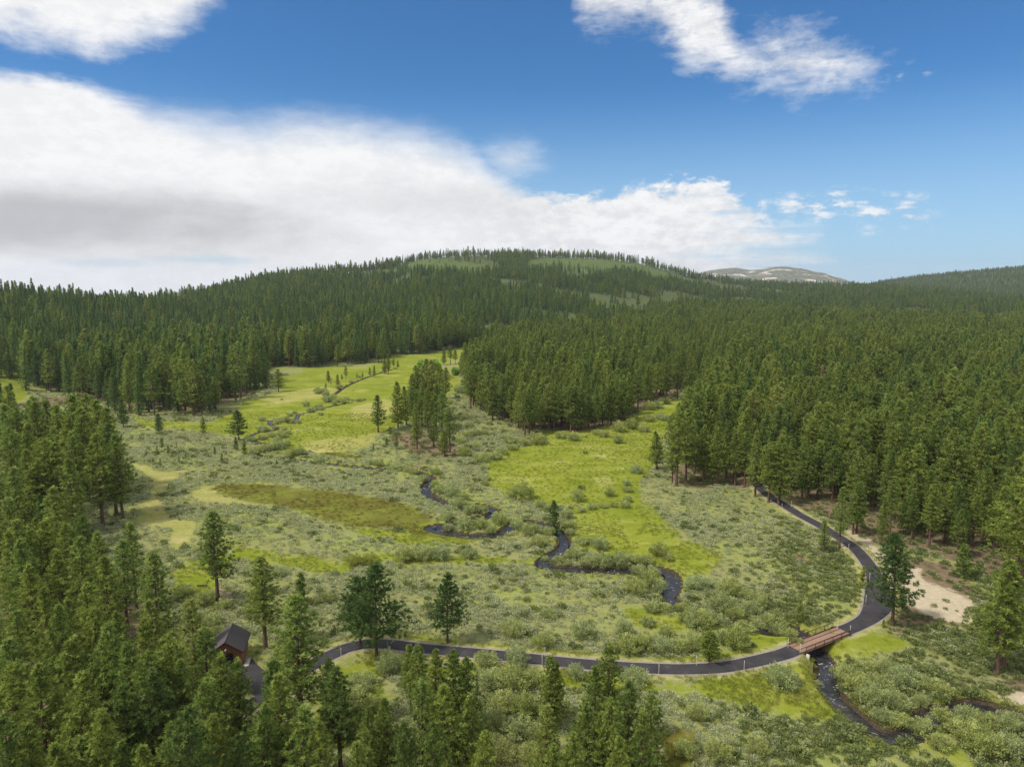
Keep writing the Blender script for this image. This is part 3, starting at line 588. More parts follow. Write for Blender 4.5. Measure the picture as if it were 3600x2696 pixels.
m_ = MB(); m_.box((hw+.62, y0+.9, .02), (.85, 2.7, .12)); m_.build('slab', MAT['concrete'], pad)

# ------------------------------------------------------------------ thin posts along the trail
POSTS = [(837,1405,'beside the trail just right of the trunk standing over it'),(737,1421,'where the trail leaves the trees right of the garage'),(1177,1419,'on the far verge of the trail, between two willow bushes'),(1171,1437,'on the near edge of the trail, paired with one across it'),
 (1423,1457,'on the near edge of the trail below the dark lone juniper'),(1504,1438,'on the far verge beside the small dark juniper'),(1607,1449,'on the near edge of the trail before the bridge'),(1702,1400,'at the far corner of the left end of the bridge'),(1728,1412,'at the near corner of the left end of the bridge'),
 (1809,1361,'at the far corner of the right end of the bridge'),(1836,1371,'at the near corner of the right end of the bridge'),(1870,1303,'inside the bend of the trail, nearest the bridge'),(1878,1255,'inside the bend of the trail, left of the big pine'),(1833,1190,'left of the trail above the bend'),(1873,1197,'right of the trail above the bend, on the bare slope'),
 (1689,1101,'left of the trail where it enters the forest'),(1709,1096,'right of the trail where it enters the forest')]
MAT['post'] = simple_mat('post_plastic', [(.3, (.34, .29, .22)), (.8, (.46, .41, .33))], 2, .6)
MAT['post_top'] = simple_mat('post_band', [(.3, (.48, .47, .42)), (.8, (.6, .59, .55))], 2, .4)
pm = MB(); pm.tube([(0,0,-.2),(0,0,1.42)], .032, 6); pm = pm.mesh('post_shaft', [MAT['post']])
bm_ = MB(); bm_.tube([(0,0,1.42),(0,0,1.72)], .034, 6); bm_ = bm_.mesh('reflector_band', [MAT['post_top']])
for px, py, where in POSTS:
    p = at(px, py, .25); o = empty('marker_post', (p[0], p[1], max(gz(*p), .1))); tag(o, 'thin pale marker post ' + where, 'post', 'marker posts along the trail')
    obj('shaft', pm, o); obj('reflector', bm_, o)

# ------------------------------------------------------------------ plants: meshes
def unit(v): return v / (np.linalg.norm(v, axis=-1, keepdims=True) + 1e-9)
def blades(Cn, D, L, W, g):
    n = len(Cn); S = unit(np.cross(D, unit(g.normal(size=(n, 3))))) * (W*.5)[:, None]; mid = Cn + D*(L*.5)[:, None]
    V = np.stack([Cn, mid + S, Cn + D*L[:, None], mid - S], 1).reshape(-1, 3); q = np.arange(n*4).reshape(n, 4); return V, q
def limb_tubes(mb, segs, n=4):
    for pts, r0, r1 in segs: mb.tube(pts, list(np.linspace(r0, r1, len(pts))), n, cap=False)
def conifer(seed, H=16.0, crown=.22, rad=.17, nbr=110, tuft=.55, K=17, w=.09, droop=0.0, shape=.85, dens=.36, gappy=.12, fullness=.55, up=.55):
    """crown (V, quads, tint) and trunk builder: whorled limbs carrying needle tufts."""
    g = np.random.default_rng(seed); zb = crown*H; T, S = [], []
    bend = g.normal(size=2) * .012*H; axis = lambda z: np.array([bend[0]*(z/H)**2, bend[1]*(z/H)**2, z])
    sect = g.uniform(.75, 1.15, 7)
    for i in range(nbr):
        tt = (i + g.uniform(0, 1)) / nbr; tt = tt**.92; z = zb + (H*.985 - zb)*tt
        if g.random() < gappy: continue
        phi = i*2.39996 + g.normal()*.45
        prof = (1 - tt)**shape * min(1, .5 + fullness*tt/.14 * .5 + (.0 if tt > .14 else 0)) if tt < .14 else (1 - tt)**shape
        L = rad*H*(prof*g.uniform(.72, 1.18)*sect[int((phi % 6.283)/.8977) % 7] + .035)
        e0 = (.75 - 1.0*(1-tt))*up - droop*(1-tt) + g.normal()*.12
        d = np.array([math.cos(phi)*math.cos(e0), math.sin(phi)*math.cos(e0), math.sin(e0)]); side = np.array([-math.sin(phi), math.cos(phi), 0])
        base = axis(z); tipz = L*(.22*up - droop*.25)
        pt = lambda s: base + d*L*s + np.array([0, 0, tipz*s*s])
        S.append(([base, pt(.5), pt(.95)], .012*H*(1-tt)*.35 + .015, .012))
        nt = max(2, int(L/dens)); 
        for k in range(nt + 1):
            s = .28 + .72*k/nt + g.normal()*.05; c = pt(min(s, 1.02)); spread = .22*L*(1 - abs(s-.62))
            c = c + side*g.normal()*spread + np.array([0, 0, g.normal()*.10]); T.append((c[0], c[1], c[2], *d, g.random(), .75 + .35*g.random()))
    for k in range(5): c = axis(H*(.94+.014*k)); T.append((c[0], c[1], c[2], 0, 0, 1, g.random(), .6))
    T = np.array(T); n = len(T); Cn = np.repeat(T[:, :3], K, 0); dd = np.repeat(T[:, 3:6], K, 0)
    D = unit(dd*.55 + np.array([0, 0, .42 - droop*.7]) + g.normal(size=(n*K, 3))*.62); sz = np.repeat(T[:, 7], K)
    Lb = tuft*sz*g.uniform(.7, 1.2, n*K); V, q = blades(Cn - D*(Lb*.2)[:, None], D, Lb, np.full(n*K, w)*sz*g.uniform(.8, 1.3, n*K), g)
    tint = np.repeat(np.clip(np.repeat(T[:, 6], K)*.75 + g.random(n*K)*.3, 0, 1), 4)
    return V, q, tint, axis, S
def trunk_mesh(name, H, axis, S, mat, r=.016, limbs=True, low=None):
    m = MB(); zs = np.linspace(-.4, H*.97, 9); rr = np.maximum(H*r*(1 - zs/H)**.8, .02); rr[0] *= 1.35
    m.tube([axis(max(z, 0)) + np.array([0, 0, min(z, 0)]) for z in zs], list(rr), 8, cap=False)
    if limbs: limb_tubes(m, S, 3)
    return m.mesh(name, [mat], True)
class Kind: pass
def make_kind(name, seed, leaf, r=.016, **kw):
    k = Kind(); k.name = name; k.H = kw.get('H', 16.0); V, q, tint, axis, S = conifer(seed, **kw)
    k.crown = mesh_np(name + '_crown', V, quads=q, mats=[leaf], attrs={'tint': tint}); k.trunk = trunk_mesh(name + '_trunk', k.H, axis, S, MAT['bark'], r)
    return k
def joined(k, name, leaf):
    out = []
    vs, qs, mi, tn = [], [], [], []; off = 0
    for me, i in ((k.crown, 0), (k.trunk, 1)):
        v = np.empty(len(me.vertices)*3, np.float32); me.vertices.foreach_get('co', v); v = v.reshape(-1, 3)
        f = np.array([list(p.vertices) for p in me.polygons if len(p.vertices) == 4], np.int32)
        vs.append(v); qs.append(f + off); mi.append(np.full(len(f), i)); off += len(v)
        tn.append(np.full(len(v), .5))
        if 'tint' in me.attributes: me.attributes['tint'].data.foreach_get('value', tn[-1]) if False else None
    a = np.empty(len(k.crown.vertices), np.float32); k.crown.attributes['tint'].data.foreach_get('value', a); tn[0] = a
    return mesh_np(name, np.concatenate(vs), quads=(np.concatenate(qs), np.concatenate(mi)), mats=[leaf, MAT['bark']], attrs={'tint': np.concatenate(tn)})
PINES = [make_kind('pine', 11+i, MAT['pine'], H=16.0, crown=c, rad=r_, nbr=n_, shape=s_, gappy=g_) for i, (c, r_, n_, s_, g_) in enumerate(
    [(.20,.20,135,.68,.08), (.26,.18,120,.62,.12), (.15,.21,150,.76,.06), (.32,.19,110,.55,.14), (.20,.17,130,.72,.08), (.12,.215,155,.70,.05), (.24,.185,115,.6,.14)])]
BUSHY = [make_kind('bushy_pine', 41+i, MAT['dark_pine'], H=10.0, crown=c, rad=r_, nbr=120, shape=s_, tuft=.55, K=13, gappy=.05, fullness=.9) for i, (c, r_, s_) in enumerate([(.14,.27,.62), (.05,.24,.7)])]
JUNIPER = [make_kind('juniper', 47, MAT['pine'], H=5.0, crown=.2, rad=.32, nbr=110, shape=.42, tuft=.5, w=.12, K=12, dens=.3, gappy=.05, fullness=1, r=.03)]
OVAL = [make_kind('broad_pine', 51+i, MAT['dark_pine'], H=16.0, crown=c, rad=r_, nbr=170, shape=s_, K=17, gappy=.16, fullness=.8, tuft=.62) for i, (c, r_, s_) in enumerate([(.24,.34,.66), (.20,.32,.72)])]
DARK = [make_kind('dark_pine', 55, MAT['dark_pine'], H=16.0, crown=.2, rad=.25, nbr=150, shape=.72, K=17, gappy=.16, fullness=.8, tuft=.6)]
FIRS = [make_kind('fir', 61+i, MAT['fir'], H=16.0, crown=c, rad=r_, nbr=130, shape=s_, droop=.35, up=.15, tuft=.5, w=.11, K=14, gappy=.06) for i, (c, r_, s_) in enumerate([(.08,.15,.95), (.12,.13,.9), (.05,.16,1.0)])]
YOUNG = [make_kind('young_pine', 71+i, MAT['pine'], H=4.0, crown=.06, rad=.24, nbr=44, shape=.75, tuft=.42, w=.10, K=12, dens=.26, gappy=.03, fullness=1, r=.018) for i in range(2)]
def snag(seed, H=14.0, leaves=0.0):
    g = np.random.default_rng(seed); axis = lambda z: np.array([.01*z*math.sin(z*.4), 0, z]); S = []; T = []
    for i in range(46):
        z = H*(.3 + .68*i/46); phi = i*2.4 + g.normal()*.4; L = H*.11*(1.05 - z/H)*g.uniform(.5, 1.3) + .2; b = axis(z); d = np.array([math.cos(phi), math.sin(phi), g.normal()*.2])
        S.append(([b, b + d*L*.6, b + d*L + np.array([0,0,.1*L])], .05, .015))
        for k in range(3): T.append(b + d*L*(.4+.3*k))
    me = trunk_mesh('dead_trunk', H, axis, S, MAT['grey_wood'], .014)
    k = Kind(); k.name = 'dead_pine'; k.H = H; k.trunk = me; k.crown = None
    if leaves:
        T = np.array(T); K = 7; D = unit(g.normal(size=(len(T)*K, 3)) + [0,0,-.2]); V, q = blades(np.repeat(T, K, 0), D, np.full(len(D), .5), np.full(len(D), .12), g)
        k.crown = mesh_np('dead_crown', V, quads=q, mats=[MAT['dead']], attrs={'tint': np.repeat(g.random(len(D)), 4)})
    return k
SNAG = [snag(5), snag(6, leaves=1)]
def bush(seed, mat, H=2.2, Rr=1.9, lobes=46, K=70, Lf=.22, Wf=.085, stems=True, flatn=.8):
    g = np.random.default_rng(seed); T, Dd, S = [], [], []
    for i in range(lobes):
        phi = i*2.39996 + g.normal()*.3; rr = Rr*math.sqrt((i+.5)/lobes)*g.uniform(.85, 1.1); h = H*(1 - .55*(rr/Rr)**2.2)*g.uniform(.72, 1.12)
        c = np.array([math.cos(phi)*rr, math.sin(phi)*rr, h]); o = np.array([math.cos(phi)*rr*.18, math.sin(phi)*rr*.18, 0]); S.append(([o, (o+c)*.5 + np.array([0,0,-.1*h]), c], .03, .008))
        n = K; s = 1 - (g.random(n)**1.6)*.75; p = o + (c-o)*s[:, None]; p[:, 2] -= .1*h*np.sin(np.pi*s)
        spread = .09 + .13*Rr*np.sin(np.pi*np.clip(s, .2, .95))*.75; p += g.normal(size=(n, 3))*spread[:, None]*np.array([1, 1, .8]); p[:, 2] = np.maximum(p[:, 2], .03)
        T.append(p); Dd.append(unit(np.array([math.cos(phi)*.5, math.sin(phi)*.5, .75]) + g.normal(size=(n, 3))*.55))
    T, Dd = np.concatenate(T), np.concatenate(Dd); n = len(T); lob = np.repeat(g.random(lobes), K)
    V, q = blades(T, Dd, Lf*g.uniform(.7, 1.4, n), Wf*g.uniform(.8, 1.3, n), g); hgt = np.clip(T[:, 2]/H, 0, 1)
    me = mesh_np('bush_foliage', V, quads=q, mats=[mat], attrs={'tint': np.repeat(np.clip(.6*lob + .4*g.random(n), 0, 1), 4)})
    st = MB(); limb_tubes(st, S, 3); return me, st.mesh('bush_stem', [MAT['grey_wood']])
WILLOW = [bush(100+i, MAT['willow'], H=h, Rr=r_, lobes=l, K=k_) for i, (h, r_, l, k_) in enumerate([(2.1,1.9,46,75), (2.5,1.8,40,85), (1.7,2.0,50,65), (2.3,1.7,36,90), (1.9,1.9,44,75)])]
MAT['yellow_willow'] = leaf_mat('yellow_willow_leaves', [(0, (.33, .37, .075)), (1, (.37, .39, .085))], .45, .45, (.5, .5, .18), .4)
YELLOW = bush(108, MAT['yellow_willow'], H=1.8, Rr=1.9, lobes=44, K=75)
SHRUB = [bush(120+i, MAT['green_shrub'], H=1.5, Rr=1.3, lobes=26, K=60, Lf=.2, Wf=.09) for i in range(2)]
ASPEN = [bush(130+i, MAT['aspen'], H=h, Rr=r_, lobes=40, K=60, Lf=.34, Wf=.26) for i, (h, r_) in enumerate([(3.2, 1.8), (2.6, 2.2)])]
def small_clump(seed, mats, H=.55, Rr=.5, n=64, L=.24, W=.11, upw=.9):
    g = np.random.default_rng(seed); ph = g.uniform(0, 6.283, n); rr = Rr*np.sqrt(g.random(n))*.8; p = np.stack([np.cos(ph)*rr, np.sin(ph)*rr, H*(1-.6*(rr/Rr)**2)*g.uniform(.15, .85, n)], -1)
    D = unit(np.stack([np.cos(ph)*rr/Rr, np.sin(ph)*rr/Rr, np.full(n, upw)], -1) + g.normal(size=(n, 3))*.4); V, q = blades(p, D, L*g.uniform(.7, 1.4, n), np.full(n, W)*g.uniform(.7, 1.4, n), g)
    return mesh_np('clump', V, quads=q, mats=mats, attrs={'tint': np.repeat(g.random(n), 4)})

# ------------------------------------------------------------------ scattering of uncountable plants
def scatter(name, pts, scale, idx, protos, label, cat):
    """one object: points that carry instances of the given meshes."""
    col = bpy.data.collections.new(name + '_sources')
    for i, me in enumerate(protos): col.objects.link(bpy.data.objects.new('%s_source_%02d' % (name, i), me))
    me = bpy.data.meshes.new(name); me.vertices.add(len(pts)); me.vertices.foreach_set('co', np.asarray(pts, np.float32).ravel())
    sv = np.asarray(scale, np.float32); sv = np.repeat(sv[:, None], 3, 1) if sv.ndim == 1 else sv
    me.attributes.new('size', 'FLOAT_VECTOR', 'POINT').data.foreach_set('vector', sv.ravel())
    me.attributes.new('pick', 'INT', 'POINT').data.foreach_set('value', np.asarray(idx, np.int32))
    rot = np.zeros((len(pts), 3), np.float32); g = np.random.default_rng(len(pts)); rot[:, 2] = g.uniform(0, 6.283, len(pts)); rot[:, :2] = g.normal(size=(len(pts), 2))*.025
    me.attributes.new('turn', 'FLOAT_VECTOR', 'POINT').data.foreach_set('vector', rot.ravel()); me.update()
    o = obj(name, me); ng = bpy.data.node_groups.new(name, 'GeometryNodeTree'); ng.interface.new_socket('Geometry', in_out='INPUT', socket_type='NodeSocketGeometry'); ng.interface.new_socket('Geometry', in_out='OUTPUT', socket_type='NodeSocketGeometry')
    N, L = ng.nodes, ng.links; gi, go = N.new('NodeGroupInput'), N.new('NodeGroupOutput'); ip = N.new('GeometryNodeInstanceOnPoints'); ci = N.new('GeometryNodeCollectionInfo')
    ci.inputs['Collection'].default_value = col; ci.inputs['Separate Children'].default_value = True; ci.inputs['Reset Children'].default_value = True
    def na(nm, ty): n = N.new('GeometryNodeInputNamedAttribute'); n.data_type = ty; n.inputs['Name'].default_value = nm; return n.outputs['Attribute']
    ip.inputs['Pick Instance'].default_value = True
    L.new(gi.outputs[0], ip.inputs['Points']); L.new(ci.outputs[0], ip.inputs['Instance']); L.new(na('pick', 'INT'), ip.inputs['Instance Index'])
    e2r = N.new('FunctionNodeEulerToRotation'); L.new(na('turn', 'FLOAT_VECTOR'), e2r.inputs[0]); L.new(e2r.outputs[0], ip.inputs['Rotation']); L.new(na('size', 'FLOAT_VECTOR'), ip.inputs['Scale']); L.new(ip.outputs[0], go.inputs[0])
    o.modifiers.new('scatter', 'NODES').node_group = ng; return tag(o, label, cat, kind='stuff')
def jitter(x0, x1, y0, y1, s, g):
    nx, ny = int((x1-x0)/s), int((y1-y0)/s); x, y = np.meshgrid(x0 + (np.arange(nx)+.5)*s, y0 + (np.arange(ny)+.5)*s)
    return (x + g.uniform(-.5, .5, x.shape)*s).ravel(), (y + g.uniform(-.5, .5, x.shape)*s).ravel()
def in_view(x, y, m=4.0): return (np.abs(x) < .73*y + m + 6) & (y > 5)

# ------------------------------------------------------------------ conifers: the plan
def height_at(x, y, py):
    k = (CYP - py) / FPX; return CAMH + y*(k*math.cos(PITCH) - math.sin(PITCH)) / (math.cos(PITCH) + k*math.sin(PITCH))
TREES = []      # dicts: x y h set(kinds) cluster label
def add_base(cluster, kinds, items):
    for it in items:
        px, py, hp = it[:3]; p = at(px, py); z = gz(*p); h = height_at(p[0], p[1], py - hp) - z
        TREES.append(dict(x=p[0], y=p[1], z=z, h=h, kinds=kinds, cluster=cluster, label=it[3] if len(it) > 3 else None, hand=1))
def add_tip(cluster, kinds, items):
    g = random.Random(len(items))
    for it in items:
        px, py = it[:2]; h = (it[2] if len(it) > 2 else g.uniform(15.5, 19.5)); p = at(px, py, h)
        TREES.append(dict(x=p[0], y=p[1], z=gz(*p), h=h, kinds=kinds, cluster=cluster, label=it[3] if len(it) > 3 else None, hand=1))
add_base('lone', 'p', [
 (471,1300,194,'tall slender pine with bare lower trunk standing beside the brush pile'),
 (574,1402,198,'open-crowned pine with bare trunk just right and behind the garage'),
 (653,1590,300,'tall full pine covering the trail right of the garage'),
 (736,1668,225,'dark pine at the left end of the visible trail, trunk below the frame'),
 (817,935,82,'lone slim pine standing by itself in the sunlit far meadow'),
 (1419,1014,82,'small pine standing alone at the forest corner beside the right meadow'),
 (602,846,48,'small dark conifer standing clear of the forest at the far meadow edge')])
add_base('lone', 'o', [
 (814,1424,208,'broad dense pine with its trunk against the near edge of the trail'),
 (778,1396,150,'dark pine half hidden behind the broad pine beside the trail'),
 (967,1391,152,'dark oval pine with short bare trunk just above the trail'),
 (516,952,66,'dark full pine by the creek with two little pines at its foot')])
add_base('lone', 'b', [(344,936,42,'round bushy pine alone on the sagebrush rise'), (267,923,60,'full rounded pine at the corner of the left forest'), (1197,1150,68,'dark oval young pine on the stream bank among willows')])
add_base('lone', 'd', [(1927,1352,198,'big dark pine with thick red-brown trunk inside the trail bend')])
add_base('lone', 'j', [(1532,1432,64,'small dark flat-topped juniper beside the far verge of the trail')])
add_base('pair', 'p', [(2152,1458,250,'tall pine at the right, left trunk of the close pair below the sand'), (2166,1447,238,'tall pine at the right, right trunk of the close pair below the sand'),
 (2206,1278,340,'very tall pine cut by the right edge of the photo')])
add_base('young', 'y', [(440,936,35,'narrow dark young pine on the meadow edge near the round bushy pine'),(510,973,28,'left of the two little pines below the dark creek pine'),(529,983,33,'right of the two little pines below the dark creek pine'),
 (350,973,28),(364,987,27),(382,967,13),(339,982,20),(347,1010,20),(317,988,17),(387,1002,20),(331,1003,15),(464,982,18,'small young pine alone in the sagebrush left of the creek pine'),(480,1000,20,'small pale young pine below the creek pine in open sagebrush'),(598,1007,13,'tiny young pine alone in sagebrush below the creek'),(259,1067,24),(219,1100,32),
 (843,943,23),(835,964,21),(856,971,33),(807,974,16),(652,1306,68,'small pointed pine beside willow bushes above the trail'),
 (1802,1230,20,'tiny pine in dry brush inside the trail bend'),(1863,1272,48,'small pine against the inner edge of the trail bend'),(1727,1340,44,'small dark pine above the bridge end'),(2067,1372,22,'tiny pine below the sand patch'),(1908,1358,20,'tiny pine at the foot of the big bend pine'),(2079,1248,70,'slim young pine standing at the edge of the sand patch')])
add_base('creek', 'b', [(710,826,26),(730,836,28),(715,836,22),(704,845,18),(739,823,15),(747,820,28),(771,818,13),(783,817,14),(799,814,21),(808,814,25),(839,807,42),(830,808,31),(850,794,22),(859,796,17)])
add_base('grove', 'p', [(860,928,104),(878,921,86),(892,908,100),(906,906,116),(922,903,128),(934,905,128),(950,908,118),(963,863,69),(901,971,98),(937,968,74),(955,955,108),(972,979,98),(961,987,60),(925,936,94),(942,931,100),(912,925,100),(892,930,95)])
add_base('far grove', 'p', [(959,788,38),(973,787,42),(984,787,32),(997,813,50),(1009,788,40),(1022,800,48),(1036,798,50),(1030,780,44)])
add_base('center front', 'p', [(1017,884,88),(1028,881,88),(1040,878,92),(1064,908,90),(1082,894,86),(1104,914,80),(1120,925,88),(1134,942,100),(1143,938,103),(1167,924,96),(1186,930,103),(1197,930,98),(1212,922,100),(1233,933,103),(1241,932,96),(1255,928,93),(1271,922,94),(1285,927,93),(1302,920,94),(1320,918,97),(1333,912,92),(1344,907,95),(1360,896,90),(1378,884,88),(1398,876,88),(1418,868,86),(1440,862,88),(1463,860,92),(1492,840,84)])
add_base('right front', 'p', [(1452,1046,110),(1461,1050,165),(1481,1038,155),(1500,1022,140),(1520,1040,120),(1549,1046,122),(1568,1030,120),(1588,1047,118),(1608,1052,120),(1631,1074,142),(1660,1087,132),(1682,1090,150),(1708,1060,112),(1732,1076,122),(1745,1078,116),(1765,1075,122),(1797,1084,122),(1813,1184,130),(1780,1195,72),(1842,1153,110),(1850,1152,112),(1878,1094,112),(1893,1074,118),(1922,1157,122),(1903,1176,102),(1960,1150,125),(2007,1178,132),(2040,1170,120),(2068,1205,105),(2120,1166,152),(2100,1180,110),(2150,1190,140),(2185,1220,170),(1985,1120,120),(1940,1100,115)])
add_base('left front', 'pf', [(57,850,100),(110,848,95),(150,855,92),(180,862,90),(214,866,90),(234,884,82),(250,893,88),(280,893,105),(300,898,100),(322,890,96),(334,898,112),(365,885,70),(385,892,80),(400,900,82),(420,900,108),(437,898,86),(455,893,78),(467,888,75),(480,858,74),(497,858,66),(510,866,68),(530,849,64),(556,838,72),(574,841,48),(567,810,50)])
add_tip('left stand', 'p', [(8,872,25),(34,880,25),(78,868,27),(98,862,26),(150,853,28),(185,850,29),(208,862,28),(235,913,25),(120,872,27),(170,880,27),(140,896,26),(90,947,24),(50,915,25),(205,935,24),(250,935,23),(15,925,25),(225,880,27),(160,930,24),(120,955,23),(60,970,22)])
add_tip('garage woods', 'p', [(80,990,20),(147,990,21),(30,1010,20),(110,1050,17),(15,1075,17),(167,1113),(93,1120),(60,1132),(280,1130,17),(143,1130),(173,1160),(260,1170),(330,1197),(20,1150),(40,1170),(127,1187),(210,1150,17),(225,1205),(180,1264),(92,1270),(127,1303),(234,1347),(307,1340),(366,1367),(277,1387),(80,1442),(160,1462),(214,1537),(334,1450),(394,1420),(472,1412,16),(509,1423,14),(314,1408),(587,1430,17),(604,1460,17),(514,1584,15),(320,1604,15),(120,1607,15),(170,1607,15),(213,1393),(33,1317),(20,1430),(10,1543),(444,1467),(414,1297,16),(440,1358,15),(60,1225),(150,1375),(270,1480),(400,1530),(650,1530,15),(690,1560,14),(560,1520,15),(455,1545,15),(365,1560,15),(250,1600,15),(60,1560,16)])
add_tip('trail foot', 'p', [(712,1418,13),(884,1391,11),(901,1391,12),(939,1399,13),(976,1404,13),(1006,1417,12),(837,1504,13),(790,1527,13),(1188,1417,11),(1196,1428,10),(1316,1390,15),(1288,1441,13),(1338,1592,12),(1198,1614,11),(1361,1470,13),(1408,1501,13),(1268,1524,13),(1320,1510,14),(910,1470,14),(960,1480,14),(1005,1500,13),(870,1560,13),(935,1560,13),(1040,1585,12),(1385,1540,13),(1240,1590,12),(1180,1520,12),(770,1600,14)])
snag_spots = [(1680,940,110,1,'tall rusty dead pine standing out of the right-hand forest'),(945,788,20,0,'short bare dead trunk in the far meadow beside the bright bushes')]
HX = np.array([t_['x'] for t_ in TREES]); HY = np.array([t_['y'] for t_ in TREES])

# fill the woods between the trees set by eye
g = np.random.default_rng(21); fx, fy, fc = [], [], []
for ci, (name, s) in enumerate([('center woods', 5.4), ('right woods', 5.7), ('left woods', 6.2), ('left stand', 6.6), ('garage woods', 5.8)]):
    poly = FOREST[ci]; lo, hi = np.maximum(poly.min(0), (-520, 26)), np.minimum(poly.max(0), (900, 1150)); x, y = jitter(lo[0], hi[0], lo[1], hi[1], s, g)
    k = in_view(x, y) & (poly_sd(x, y, poly, 5.) < -1.0); x, y = x[k], y[k]
    k = np.array([np.min(np.hypot(HX - a, HY - b)) > 3.9 for a, b in zip(x, y)], bool) if len(x) else np.zeros(0, bool); x, y = x[k], y[k]
    r_ = np.hypot(x, y); fx.append(x); fy.append(y); fc += [name]*len(x)
fx, fy = np.concatenate(fx), np.concatenate(fy); fc = np.array(fc)
k = (np.minimum(np.minimum(line_d(fx, fy, path_a), line_d(fx, fy, path_b)), line_d(fx, fy, drive)) > 3.6) & (np.hypot(fx-gc[0], fy-gc[1]) > 6.5) & (line_d(fx, fy, stream) > 3)
# keep the view of the garage and its driveway open
pxs, pys = proj(np.stack([fx, fy, np.full(len(fx), 15.)], -1)); pxb, pyb = proj(np.stack([fx, fy, np.zeros(len(fx))], -1))
k &= ~((pxs > 430) & (pxs < 600) & (pys < 1440) & (pyb > 1330)); fx, fy, fc = fx[k], fy[k], fc[k]
r_ = np.hypot(fx, fy); k = r_ < np.interp(np.degrees(np.arctan2(fx, fy)), _saz, _sV) + 58; fx, fy, fc = fx[k], fy[k], fc[k]
fz = ground_z(fx, fy)
for x, y, z, c in zip(fx, fy, fz, fc):
    if fbm(x/22+4, y/22, 3) < .36: continue
    mh = {'center woods': 18, 'right woods': 19.5, 'left woods': 23, 'left stand': 22, 'garage woods': 14.5}[c]; h = float(np.clip(g.normal(mh, mh*.19), mh*.5, mh*1.35))
    h *= .82 + .36*float(fbm(x/26 + 2, y/26, 2))
    if g.random() < .13: h *= .6
    TREES.append(dict(x=x, y=y, z=z, h=h, kinds='pf' if c.startswith('left') or g.random() < .15 else 'p', cluster=c, label=None, hand=0))
# which ones show largest
tx, ty, tz, th = (np.array([t_[k_] for t_ in TREES]) for k_ in 'xyzh')
px0, py0 = proj(np.stack([tx, ty, tz + .35*th], -1)); px1, py1 = proj(np.stack([tx, ty, tz + th], -1))
seen = (px1 > -30) & (px1 < 2242) & (py1 < 1660) & (ty > 20)
score = np.where(seen, (th / np.hypot(tx, ty)) * np.where([t_['hand'] for t_ in TREES], 1.6, 1.0), 0)
score = np.where([bool(t_['label']) for t_ in TREES], 9, score); order = np.argsort(-score); chosen = [int(i) for i in order[:300] if score[i] > 0]
KINDS = {'p': PINES, 'f': FIRS, 'o': OVAL, 'b': BUSHY, 'y': YOUNG, 'j': JUNIPER, 'd': DARK}
NAMES = {'p': 'pine_tree', 'f': 'pine_tree', 'o': 'pine_tree', 'b': 'pine_tree', 'y': 'young_pine', 'j': 'juniper_tree', 'd': 'pine_tree'}
ORD = 'first second third fourth fifth sixth seventh eighth ninth tenth eleventh twelfth thirteenth fourteenth fifteenth sixteenth'.split()
ROW = ['nearest', 'second-nearest', 'third', 'fourth', 'fifth', 'sixth', 'seventh', 'eighth', 'ninth', 'tenth', 'eleventh', 'twelfth']
WHERE = {'garage woods': 'the foreground woods left of the trail', 'trail foot': 'the pines below the trail', 'grove': 'the grove in mid-meadow', 'far grove': 'the small far grove', 'center front': 'the central forest edge',
 'right front': 'the right-hand forest edge', 'left front': 'the left forest edge', 'left stand': 'the dark stand at the left edge', 'creek': 'the small creekside pines', 'young': 'the seedling pines in sagebrush', 'center woods': 'the central forest interior', 'right woods': 'the right-hand forest interior', 'left woods': 'the left forest interior'}
GROUP = {k_: 'pines of ' + v[4:] if v.startswith('the pines') is False else v[4:] for k_, v in WHERE.items()}; GROUP['lone'] = 'pines standing alone'; GROUP['pair'] = 'tall pines at the right edge'
def rows(members, what, where, size=9):
    """labels by row (near to far) and place in the row."""
    out = {}; m = sorted(members, key=lambda i_: i_[2]); m = [m[a:a+size] for a in range(0, len(m), size)]
    if len(m) > 1 and len(m[-1]) < 4: last = m.pop(); m[-1] = m[-1] + last
    for ri, row in enumerate(m):
        for k_, it in enumerate(sorted(row, key=lambda i_: i_[1])):
            nm = ORD[k_] if k_ < len(ORD) else str(k_+1) + 'th'
            out[it[0]] = ('%s, %s from left, %s' % (what, nm, where)) if len(m) == 1 else '%s, %s from left, %s row, %s' % (what, nm, ROW[ri], where)
    return out
lab = {}
for c in WHERE:
    mem = [(i, px1[i], math.hypot(tx[i], ty[i])) for i in chosen if TREES[i]['cluster'] == c and not TREES[i]['label']]
    if mem: lab.update(rows(mem, 'young pine' if c == 'young' else 'green pine', WHERE[c]))
def plant_tree(t_, kd, label, group, name):
    s = t_['h'] / kd.H; rr = random.Random(int(t_['x']*1000) ^ int(t_['y']*77)); wide = rr.uniform(.95, 1.25)
    if group == GROUP['lone'] and kd in PINES: wide = 1.4
    if name == 'young_pine': wide = rr.uniform(.8, 1.25)
    o = empty(name, (t_['x'], t_['y'], t_['z']), rr.uniform(0, 6.28), (s*wide, s*wide, s)); tag(o, label, 'pine tree', group)
    obj('trunk', kd.trunk, o)
    if kd.crown: obj('crown', kd.crown, o)
    return o
for i in chosen:
    t_ = TREES[i]; rr = random.Random(i*7+1); ks = t_['kinds']; kk = ks[0] if len(ks) == 1 or rr.random() < .6 else ks[1]
    plant_tree(t_, rr.choice(KINDS[kk]), t_['label'] or lab[i], GROUP[t_['cluster']], NAMES[kk])
for px, py, hp, k_, l_ in snag_spots:
    p = at(px, py); z = gz(*p); plant_tree(dict(x=p[0], y=p[1], z=z, h=height_at(p[0], p[1], py-hp) - z), SNAG[k_], l_, None, 'dead_tree')

